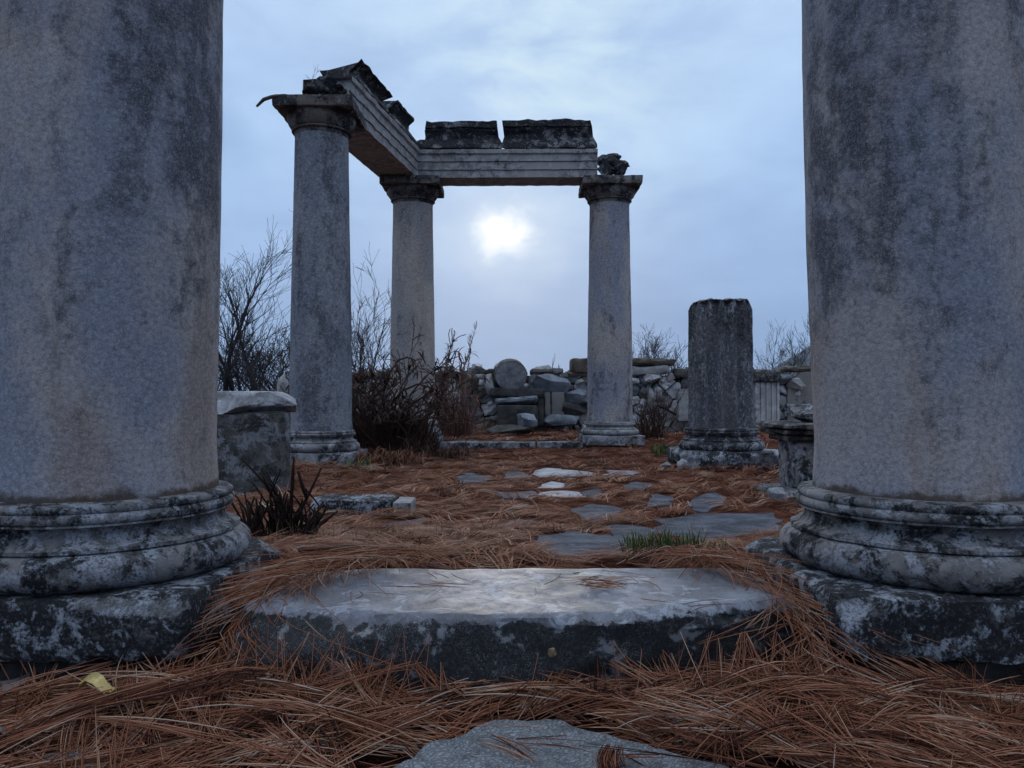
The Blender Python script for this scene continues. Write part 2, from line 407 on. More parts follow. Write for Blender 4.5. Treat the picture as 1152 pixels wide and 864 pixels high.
# ------------------------------------------------------------------ shape helpers
def block(mb, c, size, e=.06, bevel=.012, amp=.008, nsc=4.0, chips=(), rot=0.0, seed=0.0, tint=.5, mat=0, erode=0.0, tilt=None, shear=None):
    """weathered stone block: gridded box, rounded and eroded edges, chips = [(point, normal)] in local coordinates"""
    sx, sy, sz = size
    n = [max(1, int(math.ceil(s / e))) for s in size]
    idx, vs, fs = {}, [], []

    def vid(i, j, k):
        if (i, j, k) not in idx:
            idx[(i, j, k)] = len(vs)
            vs.append(Vector((sx * (i / n[0] - .5), sy * (j / n[1] - .5), sz * (k / n[2] - .5))))
        return idx[(i, j, k)]
    for i in range(n[0]):
        for j in range(n[1]):
            fs.append((vid(i, j, 0), vid(i, j + 1, 0), vid(i + 1, j + 1, 0), vid(i + 1, j, 0)))
            fs.append((vid(i, j, n[2]), vid(i + 1, j, n[2]), vid(i + 1, j + 1, n[2]), vid(i, j + 1, n[2])))
    for i in range(n[0]):
        for k in range(n[2]):
            fs.append((vid(i, 0, k), vid(i + 1, 0, k), vid(i + 1, 0, k + 1), vid(i, 0, k + 1)))
            fs.append((vid(i, n[1], k), vid(i, n[1], k + 1), vid(i + 1, n[1], k + 1), vid(i + 1, n[1], k)))
    for j in range(n[1]):
        for k in range(n[2]):
            fs.append((vid(0, j, k), vid(0, j, k + 1), vid(0, j + 1, k + 1), vid(0, j + 1, k)))
            fs.append((vid(n[0], j, k), vid(n[0], j + 1, k), vid(n[0], j + 1, k + 1), vid(n[0], j, k + 1)))
    h = Vector((sx / 2, sy / 2, sz / 2))
    b = min(bevel, min(size) * .45)
    rm = Matrix.Rotation(rot, 3, 'Z')
    if tilt is not None:
        rm = rm @ Matrix.Rotation(tilt[0], 3, 'X') @ Matrix.Rotation(tilt[1], 3, 'Y')
    c = Vector(c)
    out, hit = [], []
    for p in vs:
        hit.append(0.0)
        q = Vector([max(-h[a] + b, min(h[a] - b, p[a])) for a in range(3)])
        d = p - q
        edge = sum(1 for a in range(3) if abs(d[a]) > b * .2)
        if d.length > 1e-9:
            d = d.normalized()
            p = q + d * b
        w = p + c
        a_ = amp * (fbm(w, nsc, seed, 4))
        if erode and edge >= 2:
            a_ -= erode * max(0, .25 + nz(w, nsc * 1.7, seed + 3))
        p = p + d * a_
        for cp, cn in chips:
            cn = Vector(cn).normalized()
            s = (p - Vector(cp)).dot(cn)
            hit[-1] = max(hit[-1], min(1.0, max(0.0, .5 + s * 18)))
            if s > 0:
                p = p - cn * (s * .97) + cn * (amp * 1.6 * fbm(w, nsc * 2.5, seed + 9, 4))
        if shear is not None:
            p = p + Vector((shear[0] * p.z, shear[1] * p.z, shear[2] * p.x))
        out.append(rm @ p + c)
    t0 = len(mb.t)
    mb.add(out, fs, tint, mat)
    for k, hv_ in enumerate(hit):
        if hv_ > 0: mb.t[t0 + k] = max(tint, .5 + .5 * hv_)
    return mb


def lathe(mb, c, prof, segs=96, amp=0.0, nsc=6.0, seed=0.0, tint=.5, lean=(0, 0), fl=None, chip=0.0, cap=True):
    """turned stone; prof = [(radius, z)] from bottom to top, fl = (count, depth) flutes"""
    vs, fs = [], []
    for (r, z) in prof:
        for s in range(segs):
            a = 2 * math.pi * s / segs
            rr = r
            if fl:
                rr -= fl[1] * abs(math.sin(a * fl[0] / 2)) ** .8 * (1 if r > fl[2] else 0)
            p = Vector((math.cos(a) * rr, math.sin(a) * rr, z))
            w = (p.x + c[0], p.y + c[1], p.z + c[2])
            if amp:
                rr += amp * fbm(w, nsc, seed, 4)
            if chip:
                rr -= chip * max(0, nz(w, nsc * .8, seed + 5) - .22) * 2
            vs.append((c[0] + math.cos(a) * rr + lean[0] * z, c[1] + math.sin(a) * rr + lean[1] * z, c[2] + z))
    n = len(prof)
    for k in range(n - 1):
        for s in range(segs):
            t = (s + 1) % segs
            fs.append((k * segs + s, k * segs + t, (k + 1) * segs + t, (k + 1) * segs + s))
    if cap:
        fs.append(tuple(range(segs - 1, -1, -1)))
        fs.append(tuple((n - 1) * segs + s for s in range(segs)))
    mb.add(vs, fs, tint)
    return mb


def arc(c, r, a0, a1, n, sr=1.0):
    """profile points (radius, z) round centre c = (radius, z)"""
    return [(c[0] + sr * r * math.cos(a0 + (a1 - a0) * k / n), c[1] + r * math.sin(a0 + (a1 - a0) * k / n)) for k in range(n + 1)]


def tube(mb, pts, rad, sides=5, tint=.5):
    pts = [Vector(p) for p in pts]
    vs, fs = [], []
    up = Vector((.31, .17, .93))
    for i, p in enumerate(pts):
        d = (pts[min(i + 1, len(pts) - 1)] - pts[max(i - 1, 0)])
        d = d.normalized() if d.length > 1e-9 else Vector((0, 0, 1))
        x = d.cross(up)
        x = x.normalized() if x.length > 1e-3 else Vector((1, 0, 0))
        y = d.cross(x)
        for s in range(sides):
            a = 2 * math.pi * s / sides
            vs.append(p + (x * math.cos(a) + y * math.sin(a)) * rad[i])
    for i in range(len(pts) - 1):
        for s in range(sides):
            t = (s + 1) % sides
            fs.append((i * sides + s, i * sides + t, (i + 1) * sides + t, (i + 1) * sides + s))
    fs.append(tuple(range(sides))[::-1])
    fs.append(tuple((len(pts) - 1) * sides + s for s in range(sides)))
    mb.add(vs, fs, tint)


def rock(mb, c, size, seed=0.0, rough=.22, n=3, tint=.5, rot=0.0, flat=.0):
    """angular stone: cube sphere, faceted by planes and noise"""
    rs = random.Random(int(seed * 977) + 5)
    planes = []
    for _ in range(16):
        d = Vector((rs.gauss(0, 1), rs.gauss(0, 1), rs.gauss(0, 1))).normalized()
        planes.append((d, rs.uniform(.60, .86)))
    N = 4 * n
    idx, vs, fs = {}, [], []

    def vid(i, j, k):
        if (i, j, k) not in idx:
            idx[(i, j, k)] = len(vs)
            vs.append(Vector((2 * i / N - 1, 2 * j / N - 1, 2 * k / N - 1)))
        return idx[(i, j, k)]
    for i in range(N):
        for j in range(N):
            fs.append((vid(i, j, 0), vid(i, j + 1, 0), vid(i + 1, j + 1, 0), vid(i + 1, j, 0)))
            fs.append((vid(i, j, N), vid(i + 1, j, N), vid(i + 1, j + 1, N), vid(i, j + 1, N)))
            fs.append((vid(i, 0, j), vid(i + 1, 0, j), vid(i + 1, 0, j + 1), vid(i, 0, j + 1)))
            fs.append((vid(i, N, j), vid(i, N, j + 1), vid(i + 1, N, j + 1), vid(i + 1, N, j)))
            fs.append((vid(0, i, j), vid(0, i, j + 1), vid(0, i + 1, j + 1), vid(0, i + 1, j)))
            fs.append((vid(N, i, j), vid(N, i + 1, j), vid(N, i + 1, j + 1), vid(N, i, j + 1)))
    rm = Matrix.Rotation(rot, 3, 'Z')
    out = []
    for p in vs:
        q = p * .62 + p.normalized() * .5
        for d, o in planes:
            s = q.dot(d) - o
            if s > 0: q = q - d * s
        q = q * (1 + rough * .35 * fbm(q, 2.4, seed, 4))
        q = Vector((q.x * size[0] / 2, q.y * size[1] / 2, q.z * size[2] / 2))
        out.append(rm @ q + Vector(c))
    mb.add(out, fs, tint)
    return mb


# ------------------------------------------------------------------ strands (needles, blades): one ribbon or tube each
def strands(name, P, W, tint, mat, sides=3, parent=None, loc=(0, 0, 0)):
    """P (N,K,3) points, W (N) half widths, tint (N)"""
    N, K, _ = P.shape
    D = np.gradient(P, axis=1)
    D /= np.linalg.norm(D, axis=2, keepdims=True) + 1e-9
    up = np.array([.12, .05, 1.0])
    X = np.cross(D, up); X /= np.linalg.norm(X, axis=2, keepdims=True) + 1e-9
    Y = np.cross(D, X)
    taper = np.interp(np.linspace(0, 1, K), [0, .15, .8, 1], [.8, 1, .9, .25])
    w = W[:, None] * taper[None]
    if sides == 2:
        ring = [P + X * w[..., None], P - X * w[..., None]]
    else:
        ring = [P + (X * math.cos(a) + Y * math.sin(a)) * w[..., None] for a in [2 * math.pi * s / sides + .5 for s in range(sides)]]
    V = np.stack(ring, 2).reshape(-1, 3)
    n = np.arange(N)[:, None, None] * K * sides
    k = np.arange(K - 1)[None, :, None] * sides
    ns = 1 if sides == 2 else sides
    s = np.arange(ns)[None, None, :]
    t = (s + 1) % sides
    q = np.stack([n + k + s, n + k + t, n + k + sides + t, n + k + sides + s], -1).reshape(-1, 4)
    o0 = np.array(list(parent['base']) if parent is not None else loc, float)
    V = V - o0
    me = bpy.data.meshes.new(name)
    me.vertices.add(len(V)); me.vertices.foreach_set('co', V.astype(np.float32).ravel())
    me.loops.add(q.size); me.loops.foreach_set('vertex_index', q.astype(np.int32).ravel())
    me.polygons.add(len(q))
    me.polygons.foreach_set('loop_start', np.arange(0, q.size, 4, dtype=np.int32))
    me.polygons.foreach_set('use_smooth', np.ones(len(q), bool))
    a = me.attributes.new('tint', 'FLOAT', 'POINT')
    a.data.foreach_set('value', np.repeat(tint, K * sides).astype(np.float32))
    me.materials.append(mat)
    me.update(calc_edges=True)
    ob = bpy.data.objects.new(name, me)
    COL.objects.link(ob)
    if parent is not None: ob.parent = parent
    else: ob.location = o0.tolist()
    return ob


def inpoly(px, py, poly):
    c = np.zeros(px.shape, bool)
    n = len(poly)
    for i in range(n):
        x1, y1 = poly[i]; x2, y2 = poly[(i + 1) % n]
        if y1 == y2: continue
        c ^= ((y1 > py) != (y2 > py)) & (px < (x2 - x1) * (py - y1) / (y2 - y1) + x1)
    return c


# ================================================================== SETTING
def grid_axis(lo, hi, c0, c1, s0):
    a = list(np.arange(c0, c1 + 1e-6, s0))
    s = s0
    while a[-1] < hi:
        s *= 1.16; a.append(a[-1] + s)
    s = s0
    while a[0] > lo:
        s *= 1.16; a.insert(0, a[0] - s)
    return np.array(a)


xs = grid_axis(-1150, 1150, -3.2, 3.2, .07)
ys = grid_axis(-1150, 1150, 1.0, 9.0, .07)
GX, GY = np.meshgrid(xs, ys)
GZ = gz(GX, GY)
V = np.stack([GX, GY, GZ], -1).reshape(-1, 3)
nx, ny = len(xs), len(ys)
mb = MB()
fs = [(j * nx + i, j * nx + i + 1, (j + 1) * nx + i + 1, (j + 1) * nx + i) for j in range(ny - 1) for i in range(nx - 1)]
mb.add(V.tolist(), fs)
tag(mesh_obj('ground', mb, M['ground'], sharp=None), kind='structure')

# wooded hill far off to the right
mb = MB()
nxh, nyh = 70, 16
hv, hf = [], []
for j in range(nyh):
    for i in range(nxh):
        x = 200 + 760 * i / (nxh - 1); y = 760 + 280 * j / (nyh - 1)
        ridge = np.interp(x, [200, 300, 335, 372, 450, 560, 700, 830, 960], [-3, 22, 44, 72, 100, 122, 108, 60, -3])
        cross = math.sin(math.pi * j / (nyh - 1)) ** .7
        z = -2 + ridge * cross + (3.5 * fbm((x, y, 0), .02, 3, 5) + 1.5 * nz((x, y, 0), .2)) * cross
        hv.append((x, y, z))
for j in range(nyh - 1):
    for i in range(nxh - 1):
        a = j * nxh + i
        hf.append((a, a + 1, a + nxh + 1, a + nxh))
mb.add(hv, hf)
tag(mesh_obj('hill', mb, M['hill'], sharp=None), kind='structure')

# ================================================================== COLUMNS
GAP = .003


def base_profile(s=1.0, hs=1.0):
    pr = [(.36, .166), (.40, .168)]
    pr += arc((.388, .218), .05, -1.45, 1.45, 10)
    pr += [(.398, .270), (.402, .272), (.402, .282), (.396, .284)]
    pr += [(.374, .292), (.362, .304), (.357, .318), (.362, .330), (.372, .338)]
    pr += [(.384, .340), (.384, .346)]
    pr += arc((.372, .360), .016, -1.3, 1.3, 5)
    pr += arc((.366, .386), .014, -1.2, 1.2, 5)
    pr += [(.352, .402), (.335, .404)]
    return [(r * s, z * hs) for r, z in pr]


def column(x, y, z0, top, label, group, mshaft, mbase, mplinth, rb=.338, rt=.298, segs=96, hs=1.0, lean=(0, 0), seed=1.0, plinth=None, chips=(), capital=True, ph=.455, bscale=1.0, foot=True, entasis=.006, mcap=None):
    t = thing('stone_column', (x, y, z0), label, 'column', group)
    fine = segs > 100
    # plinth
    mb = MB()
    block(mb, (x, y, z0 + .0825 * hs), (2 * ph, 2 * ph, .165 * hs), .025 if fine else .06, .008, .008, 5, chips, seed=seed, erode=.012)
    mesh_obj('plinth', mb, mplinth, t)
    if foot:
        mb = MB()
        block(mb, (x, y, z0 - .08), (2 * ph - .14, 2 * ph - .14, .155), .08, .03, .02, 5, seed=seed + 4)
        mesh_obj('footing', mb, M['dark_rock'], t)
    mb = MB()
    lathe(mb, (x, y, z0), base_profile(bscale, hs), segs, .0035, 9, seed, chip=.016)
    mesh_obj('base_moulding', mb, mbase, t, sharp=50)
    zs, ztop = .404 * hs + GAP - .012, top - z0 - (.35 if capital else 0)
    pr = []
    for k in range(41):
        u = k / 40
        r = rb + (rt - rb) * u ** 1.25 + entasis * math.sin(math.pi * min(1, u * 1.5)) + .014 * max(0, 1 - u * 22)
        pr.append((r, zs + (ztop - zs) * u))
    mb = MB()
    lathe(mb, (x, y, z0), pr, segs, .0025, 5, seed + 2, lean=lean)
    mesh_obj('shaft', mb, mshaft, t, sharp=60)
    if capital:
        cap = bpy.data.objects.new('capital', None); COL.objects.link(cap); cap.parent = t
        cap.location = (lean[0] * ztop, lean[1] * ztop, top - z0 - .35); cap['base'] = (x + lean[0] * ztop, y + lean[1] * ztop, top - .35)
        cc = cap['base']
        pr = [(rt + .002, 0.0), (rt + .004, .045), (rt + .026, .05)] + arc((rt + .024, .060), .012, -1.2, 1.2, 4) + [(rt + .016, .074), (rt + .03, .082)]
        pr += [(rt + .036, .090), (rt + .058, .115), (rt + .078, .15), (rt + .090, .19), (rt + .088, .226)]
        mb = MB()
        lathe(mb, (cc[0], cc[1], cc[2]), pr, segs, .004, 8, seed + 7, chip=.014)
        mesh_obj('echinus', mb, mcap or M['capital'], cap, sharp=50)
        mb = MB()
        block(mb, (cc[0], cc[1], cc[2] + .289), (.87, .87, .122), .025, .006, .006, 5, [((.41, .41, .06), (1, 1, .6)), ((-.42, .3, .06), (-1, .3, .9)), ((.40, -.42, -.05), (1, -.6, -.8))], seed=seed + 8, erode=.012)
        mesh_obj('abacus', mb, mcap or M['capital'], cap)
    return t


NEARG = 'tall columns flanking the threshold in front'
column(-1.315, 2.44, .078, 4.0, 'large brown and blue grey near column, left of the stone threshold', NEARG,
       M['shaft_l'], M['base'], M['plinth'], rb=.330, rt=.325, segs=220, lean=(.009, 0), seed=1.3, entasis=.008, bscale=1.03,
       chips=[((.425, -.435, .07), (.7, -.8, 1.3)), ((.455, .3, .05), (.7, .3, 1.2)), ((.2, -.455, -.07), (0, -1, -.7)), ((.445, -.41, -.05), (1, -.5, -.4)), ((.15, -.45, .06), (.1, -1, .9))])
column(1.325, 2.44, .078, 4.0, 'large near column on a chipped plinth, right of the stone threshold', NEARG,
       M['shaft_r'], M['base_r'], M['plinth'], rb=.312, rt=.315, segs=220, lean=(-.018, 0), seed=6.3, entasis=.014,
       chips=[((-.40, -.43, .055), (-.9, -1, 1.0)), ((-.44, .38, .05), (-.9, .3, 1.3)), ((-.43, -.43, -.05), (-1, -.6, -.6)), ((-.1, -.455, -.07), (0, -1, -.8)), ((-.45, .0, .07), (-1, 0, 1.2))])
FARG = 'columns of the standing colonnade corner'
column(-2.175, 8.6, -.012, 4.06, 'blue grey column with broken beam end and iron strap on its capital', FARG,
       M['shaft_far'], M['base_far'], M['base_far'], rb=.344, seed=11.2, chips=[((.45, -.45, .06), (1, -1, 1))])
column(-1.50, 11.4, .0, 4.0, 'warm grey column at the beam corner, rising behind the dead bush', FARG,
       M['shaft_warm'], M['base_far'], M['base_far'], seed=15.2)
column(1.475, 11.4, .055, 4.0, 'pale grey column topped by a small heap of rubble, right end of the beam', FARG,
       M['shaft_mid'], M['base_far_r'], M['base_far'], seed=19.7, hs=.84, chips=[((-.45, -.45, .02), (-1, -1, 1))])

# fluted stump
sx, sy, sz = 2.265, 8.2, .03
t = thing('broken_column', (sx, sy, sz), 'dark fluted column stump with rounded broken top, standing right of centre', 'column')
mb = MB()
block(mb, (sx, sy, sz + .085), (1.0, .96, .17), .05, .02, .02, 4, [((-.40, -.40, 0), (-1, -.8, .2)), ((-.1, -.46, -.03), (.1, -1, -.6)), ((.46, -.4, 0.05), (1, -.6, .9))], seed=3.3, erode=.06)
mesh_obj('plinth', mb, M['stump_plinth'], t)
mb = MB()
lathe(mb, (sx, sy, sz), base_profile(1.03, 1.0), 110, .006, 8, 4.4, chip=.03)
mesh_obj('base_moulding', mb, M['flute_base'], t, sharp=50)
mb = MB()
H = 1.80 - sz
pr = [(.352, .40), (.345, .43)] + [(.342 - .006 * k / 16, .46 + (H - .56) * k / 16) for k in range(17)]
pr = [(r + (.012 if r > .33 and z > .44 else 0), z) for r, z in pr]
pr += [(.333, H - .06), (.322, H - .035), (.30, H - .012), (.26, H + .002), (.15, H + .008), (.02, H + .014)]
lathe(mb, (sx, sy, sz), pr, 216, .008, 5, 8.1, fl=(14, .085, .31), chip=.02)
vs = []
for p in mb.v:
    k = max(0, min(1, (p[2] - 1.70) / .1))
    vs.append((p[0], p[1], p[2] + k * .035 * fbm((p[0], p[1], 0), 6, 2, 4)))
mb.v = vs
mesh_obj('fluted_shaft', mb, M['stump'], t, sharp=60)

# ================================================================== ENTABLATURE
def sweep_beam(mb, A, B, prof, nseg=40, amp=.006, seed=0.0, end0=None):
    """profile (u outwards from the face line, z) swept from A to B; u positive = towards the viewer's side"""
    A, B = Vector(A), Vector(B)
    d = (B - A).normalized()
    out = Vector((d.y, -d.x, 0))
    n = len(prof)
    vs, fs = [], []
    for k in range(nseg + 1):
        u = k / nseg
        for m_, (o, z) in enumerate(prof):
            p = A + (B - A) * u + out * o + Vector((0, 0, z))
            if end0 and k == 0:
                p = p + d * (end0 * (z + .12 * nz(p, 7, seed)))
            w = fbm(p, 5, seed, 4)
            p = p + out * amp * w * (1 if o > -.3 else 0) + Vector((0, 0, amp * .7 * nz(p, 9, seed + 2)))
            vs.append(p)
    for k in range(nseg):
        for m_ in range(n):
            q = (m_ + 1) % n
            fs.append((k * n + m_, (k + 1) * n + m_, (k + 1) * n + q, k * n + q))
    fs.append(tuple(range(n)))
    fs.append(tuple(nseg * n + m_ for m_ in range(n))[::-1])
    mb.add(vs, fs)


def arch_profile(w, h=.40):
    k = h / .40
    pr = [(0, 0), (0, .105), (-.006, .110), (.016, .112), (.016, .225), (.010, .230), (.034, .232), (.034, .325), (.045, .335), (.062, .345), (.066, .40)]
    pr = [(o, z * k) for o, z in pr]
    return pr + [(-w, h), (-w, 0)]


BEAM = 'beams of the colonnade corner'
zb = 4.003
A0, B0 = (-1.905, 8.62, 4.063), (-1.405, 11.13, 4.004)
mb = MB(); sweep_beam(mb, A0, B0, arch_profile(.55), 80, .012, 3.0, end0=.25)
# corner infill so that the two beams meet
tag(mesh_obj('architrave_beam', mb, M['arch'], loc=A0, sharp=30), 'moulded stone beam running back from the blue grey column to the corner column', 'beam', BEAM)
A1, B1 = (-1.402, 11.135, 4.004), (1.26, 11.10, 4.004)
mb = MB(); sweep_beam(mb, A1, B1, arch_profile(.46), 80, .010, 8.0)
tag(mesh_obj('architrave_beam', mb, M['arch'], loc=A1, sharp=30), 'stone beam spanning crosswise between corner column and rubble topped column', 'beam', BEAM)


def cornice_block(A, B, w, h, label, seed, slant0=0.0, slant1=0.0, proj=.14, z=0.0, skew=0.0):
    """broken cornice block: flared foot, hollow, projecting top slab; ends cut raggedly (slant moves the top along the beam)"""
    prof = [(.02, 0), (.07, .012), (.06, .07), (.02, .12), (-.02, .18), (-.015, .24), (.03, .29), (proj - .03, .315), (proj, .325), (proj + .005, h - .01), (proj - .02, h)]
    prof = [(o, zz * h / .42 if zz < .4 else zz) for o, zz in prof] + [(-w - .05, h), (-w - .02, h * .8), (-w + .06, h * .5), (-w, 0)]
    zo = [q[1] for q in prof[:11]]; oo = [q[0] for q in prof[:11]]
    A, B = Vector(A), Vector(B)
    d = (B - A).normalized(); L = (B - A).length
    out = Vector((d.y, -d.x, 0))
    nseg = max(8, int(L / .06)); n = len(prof)
    mb = MB(); vs, fs = [], []
    for k in range(nseg + 1):
        u = k / nseg
        for o, zz in prof:
            p = A + (B - A) * u + out * o + Vector((0, 0, zz + z))
            e0, e1 = max(0, 1 - u * 5), max(0, 1 - (1 - u) * 5)
            p = p + d * (e0 * slant0 * zz / h - e1 * slant1 * zz / h)
            mo = float(np.interp(zz, zo, oo)) * .8          # the moulding returns round the ends
            p = p + d * (max(0, 1 - (1 - u) * 9) - max(0, 1 - u * 9)) * mo
            p = p + d * (.05 * fbm(p, 6, seed, 4)) * (e0 + e1) + d * max(0, 1 - u * 3) * skew * -o
            wv = fbm(p, 7, seed + 1, 5)
            p = p + out * .022 * wv + Vector((0, 0, (.022 * fbm(p, 6, seed + 3, 4) if zz > h * .5 else .004 * wv)))
            vs.append(p)
    for k in range(nseg):
        for m_ in range(n):
            q = (m_ + 1) % n
            fs.append((k * n + m_, (k + 1) * n + m_, (k + 1) * n + q, k * n + q))
    c0 = len(vs); vs.append(sum((Vector(v) for v in vs[:n]), Vector()) / n - d * .02)
    c1 = len(vs); vs.append(sum((Vector(v) for v in vs[nseg * n:nseg * n + n]), Vector()) / n + d * .02)
    for m_ in range(n):
        q = (m_ + 1) % n
        fs.append((c0, m_, q)); fs.append((c1, nseg * n + q, nseg * n + m_))
    mb.add(vs, fs)
    return tag(mesh_obj('cornice_block', mb, M['cornice'], loc=A, sharp=40), label, 'stone block', 'broken cornice blocks on the beams')


def lerp(a, b, t, dz=0.0):
    return (a[0] + (b[0] - a[0]) * t, a[1] + (b[1] - a[1]) * t, a[2] + (b[2] - a[2]) * t + dz)


cornice_block(lerp(A0, B0, .10, .407), lerp(A0, B0, .47, .407), .54, .335, 'large black cornice block on the receding beam, nearest the blue grey column', 2.2, .10, .05, .10, skew=.5)
cornice_block(lerp(A0, B0, .60, .407), lerp(A0, B0, .90, .407), .46, .37, 'short jagged cornice block on the receding beam, close to the corner', 5.2, .08, .18, .07)
cornice_block(lerp(A1, B1, .055, .407), lerp(A1, B1, .458, .407), .42, .42, 'cornice block with broken slanting end, on the cross beam beside the corner', 8.6, .02, .09, .05)
cornice_block(lerp(A1, B1, .500, .407), lerp(A1, B1, .985, .407), .42, .43, 'longer cornice block with clean top edge, on the cross beam at the rubble end', 11.4, .0, .10, .06)
mb = MB()
block(mb, lerp(A1, B1, -.03, .50), (.42, .34, .19), .04, .03, .03, 6, seed=3.9, erode=.06)
mb.v = [(p[0] - .02, p[1] + .19, p[2]) for p in mb.v]
tag(mesh_obj('corner_stone', mb, M['cornice'], loc=lerp(A1, B1, -.03, .407)), 'low black stump of cornice in the angle where the two beams meet', 'stone block')

# crumbled stone at the broken front end of the receding beam
mb = MB()
for k, (px, py, sx_, sz_) in enumerate([(350, 97, .2, .14), (366, 95, .28, .2), (381, 97, .2, .16), (360, 94, .18, .1)]):
    p = at(px, py, 8.46 + .05 * k); rock(mb, p + Vector((0, 0, -.03)), (sx_ * 1.05, .34, sz_ * .8), k + 1.3, .3, 2)
tag(mesh_obj('broken_masonry', mb, M['cornice'], loc=at(366, 104, 8.5)), 'crumbled black masonry lump on the capital of the blue grey column', 'rubble')
# rubble on the right capital
t = thing('rubble_heap', (1.46, 11.3, 4.0), 'small heap of broken stones on top of the pale column at the beam end', 'rubble')
for k, (px, py, w, h) in enumerate([(683, 189, 19, 22), (697, 190, 20, 17), (686, 178, 16, 16), (690, 183, 20, 14), (700, 184, 10, 10), (681, 180, 10, 16)]):
    mb = MB(); Y = 11.2 + .05 * (k % 3)
    rock(mb, at(px, py, Y), (w / 66, .3, h / 66), k * 1.7 + 2, .35, 2, rot=k * .3)
    mesh_obj('stone', mb, M['cornice'], t)
# iron strap
mb = MB()
tube(mb, [at(332, 107, 8.25), at(318, 105.5, 8.2), at(304, 107, 8.15), at(295, 110, 8.12), at(287, 118, 8.1)], [.016, .018, .02, .02, .012], 6)
tag(mesh_obj('iron_strap', mb, M['iron'], loc=at(320, 106, 8.2)), 'bent rusty iron strap jutting left from the blue grey column capital', 'iron bar')

# ================================================================== THRESHOLD AND LOOSE STONES
mb = MB()
block(mb, (.03, 2.265, .0725), (1.56, .57, .26), .02, .016, .006, 5,
      [((-.75, -.285, .1), (-1.0, -1, .3)), ((.76, -.285, .1), (1, -.8, .3)), ((-.55, .285, .1), (-.6, 1, .1)), ((-.25, -.275, .115), (-.2, -1, .9)), ((.18, -.27, .118), (.3, -1, 1.3)), ((.5, -.275, .11), (.1, -1, .7)), ((.1, -.28, -.02), (.3, -1, -.25))], seed=2.7, erode=.010)
tag(mesh_obj('stone_step', mb, M['step'], loc=(0, 2.265, 0)), 'long worn marble threshold with shiny wet top and black crusted front', 'step')

t = thing('pedestal', (-1.95, 6.15, .0), 'square stone pedestal with a broken slab on top, half hidden behind the near column', 'pedestal')
mb = MB(); block(mb, (-2.22, 6.04, .345), (.86, .76, .60), .05, .008, .008, 4, [((.43, -.38, -.16), (1, -.5, .1))], .29, seed=4.0, erode=.02)
mesh_obj('body', mb, M['block'], t)
mb = MB(); block(mb, (-2.22, 6.04, .0), (.92, .84, .10), .06, .015, .012, 4, (), .29, seed=5.0, erode=.03)
mesh_obj('base', mb, M['block'], t)
mb = MB()
block(mb, (-2.25, 6.07, .73), (1.0, .9, .165), .025, .004, .006, 5,
      [((.40, -.30, -.01), (.30, -.5, -1)), ((.30, -.36, .05), (.25, -.9, 1.2)), ((.0, -.37, .02), (-.7, -1, .7)), ((.20, -.38, .0), (.6, -1, .2)), ((.46, .1, .015), (.8, -.1, 1.3)), ((.0, -.45, -.06), (0, -1, -1.2))], .29, seed=6.0, erode=.012)
mesh_obj('top_slab', mb, M['slab_top'], t)
mb = MB(); block(mb, (-2.22, 6.04, .644), (.80, .70, .02), .1, .005, .004, 4, (), .29, seed=5.5)
mesh_obj('bed_joint', mb, M['dark_rock'], t)

mb = MB(); rock(mb, at(318, 434, 13.6), (.26, .25, .5), 3.4, .2, 2)
tag(mesh_obj('standing_stone', mb, M['pale_rock'], loc=at(318, 450, 13.6)), 'pale upright stone peeping out behind the pedestal beside the blue grey column', 'stone')

# broken moulded pedestal by the near right column
cx_, cy_ = 2.13, 5.55
t = thing('broken_pedestal', (cx_, cy_, .03), 'small moulded pedestal with dark cornice, tucked behind the right near column', 'pedestal')
mb = MB(); block(mb, (cx_ + .03, cy_ - .02, .06), (.62, .6, .11), .05, .02, .014, 5, [((-.26, -.25, .02), (-1, -.8, .8))], seed=1.1, erode=.04)
mesh_obj('base', mb, M['base_r'], t)
mb = MB(); block(mb, (cx_ + .08, cy_, .285), (.40, .38, .34), .04, .014, .012, 5, [((-.19, -.18, .0), (-1, -1, -.1))], seed=2.1, erode=.03)
mesh_obj('body', mb, M['base_r'], t)
mb = MB()
for z, s, h in [(.473, .47, .05), (.520, .56, .04), (.562, .62, .04)]:
    block(mb, (cx_ + .06, cy_, z), (s, s, h), .04, .016, .008, 5, seed=z * 9, erode=.02)
mesh_obj('cornice', mb, M['capital'], t)
mb = MB(); rock(mb, (cx_ + .10, cy_ - .02, .645), (.50, .4, .17), 8.8, .35, 3)
tag(mesh_obj('stone_fragment', mb, M['base_r'], loc=(cx_ + .1, cy_, .58)), 'jagged lichened stone lying on the small moulded pedestal', 'stone')
mb = MB(); rock(mb, at(873, 555, 4.95), (.15, .16, .10), 1.9, .2, 2)
tag(mesh_obj('stone_fragment', mb, M['slab_top'], loc=at(872, 560, 4.95)), 'rounded whitish stone on the ground at the foot of the small moulded pedestal', 'stone')

mb = MB(); block(mb, (-.99, 4.75, .078), (.52, .3, .13), .03, .01, .01, 6, [((-.2, -.12, .04), (-1, -.6, .8))], seed=7.7, erode=.012)
tag(mesh_obj('kerb_stone', mb, M['plinth'], loc=(-.98, 4.75, .02)), 'low black crusted stone block lying in needles left of centre', 'stone block')
mb = MB(); block(mb, (-.672, 4.75, .07), (.11, .29, .115), .02, .008, .006, 6, seed=8.2, erode=.008)
tag(mesh_obj('kerb_stone', mb, M['base_far_r'], loc=(-.66, 4.73, .02)), 'white marble end piece set against the low black crusted block', 'stone block')

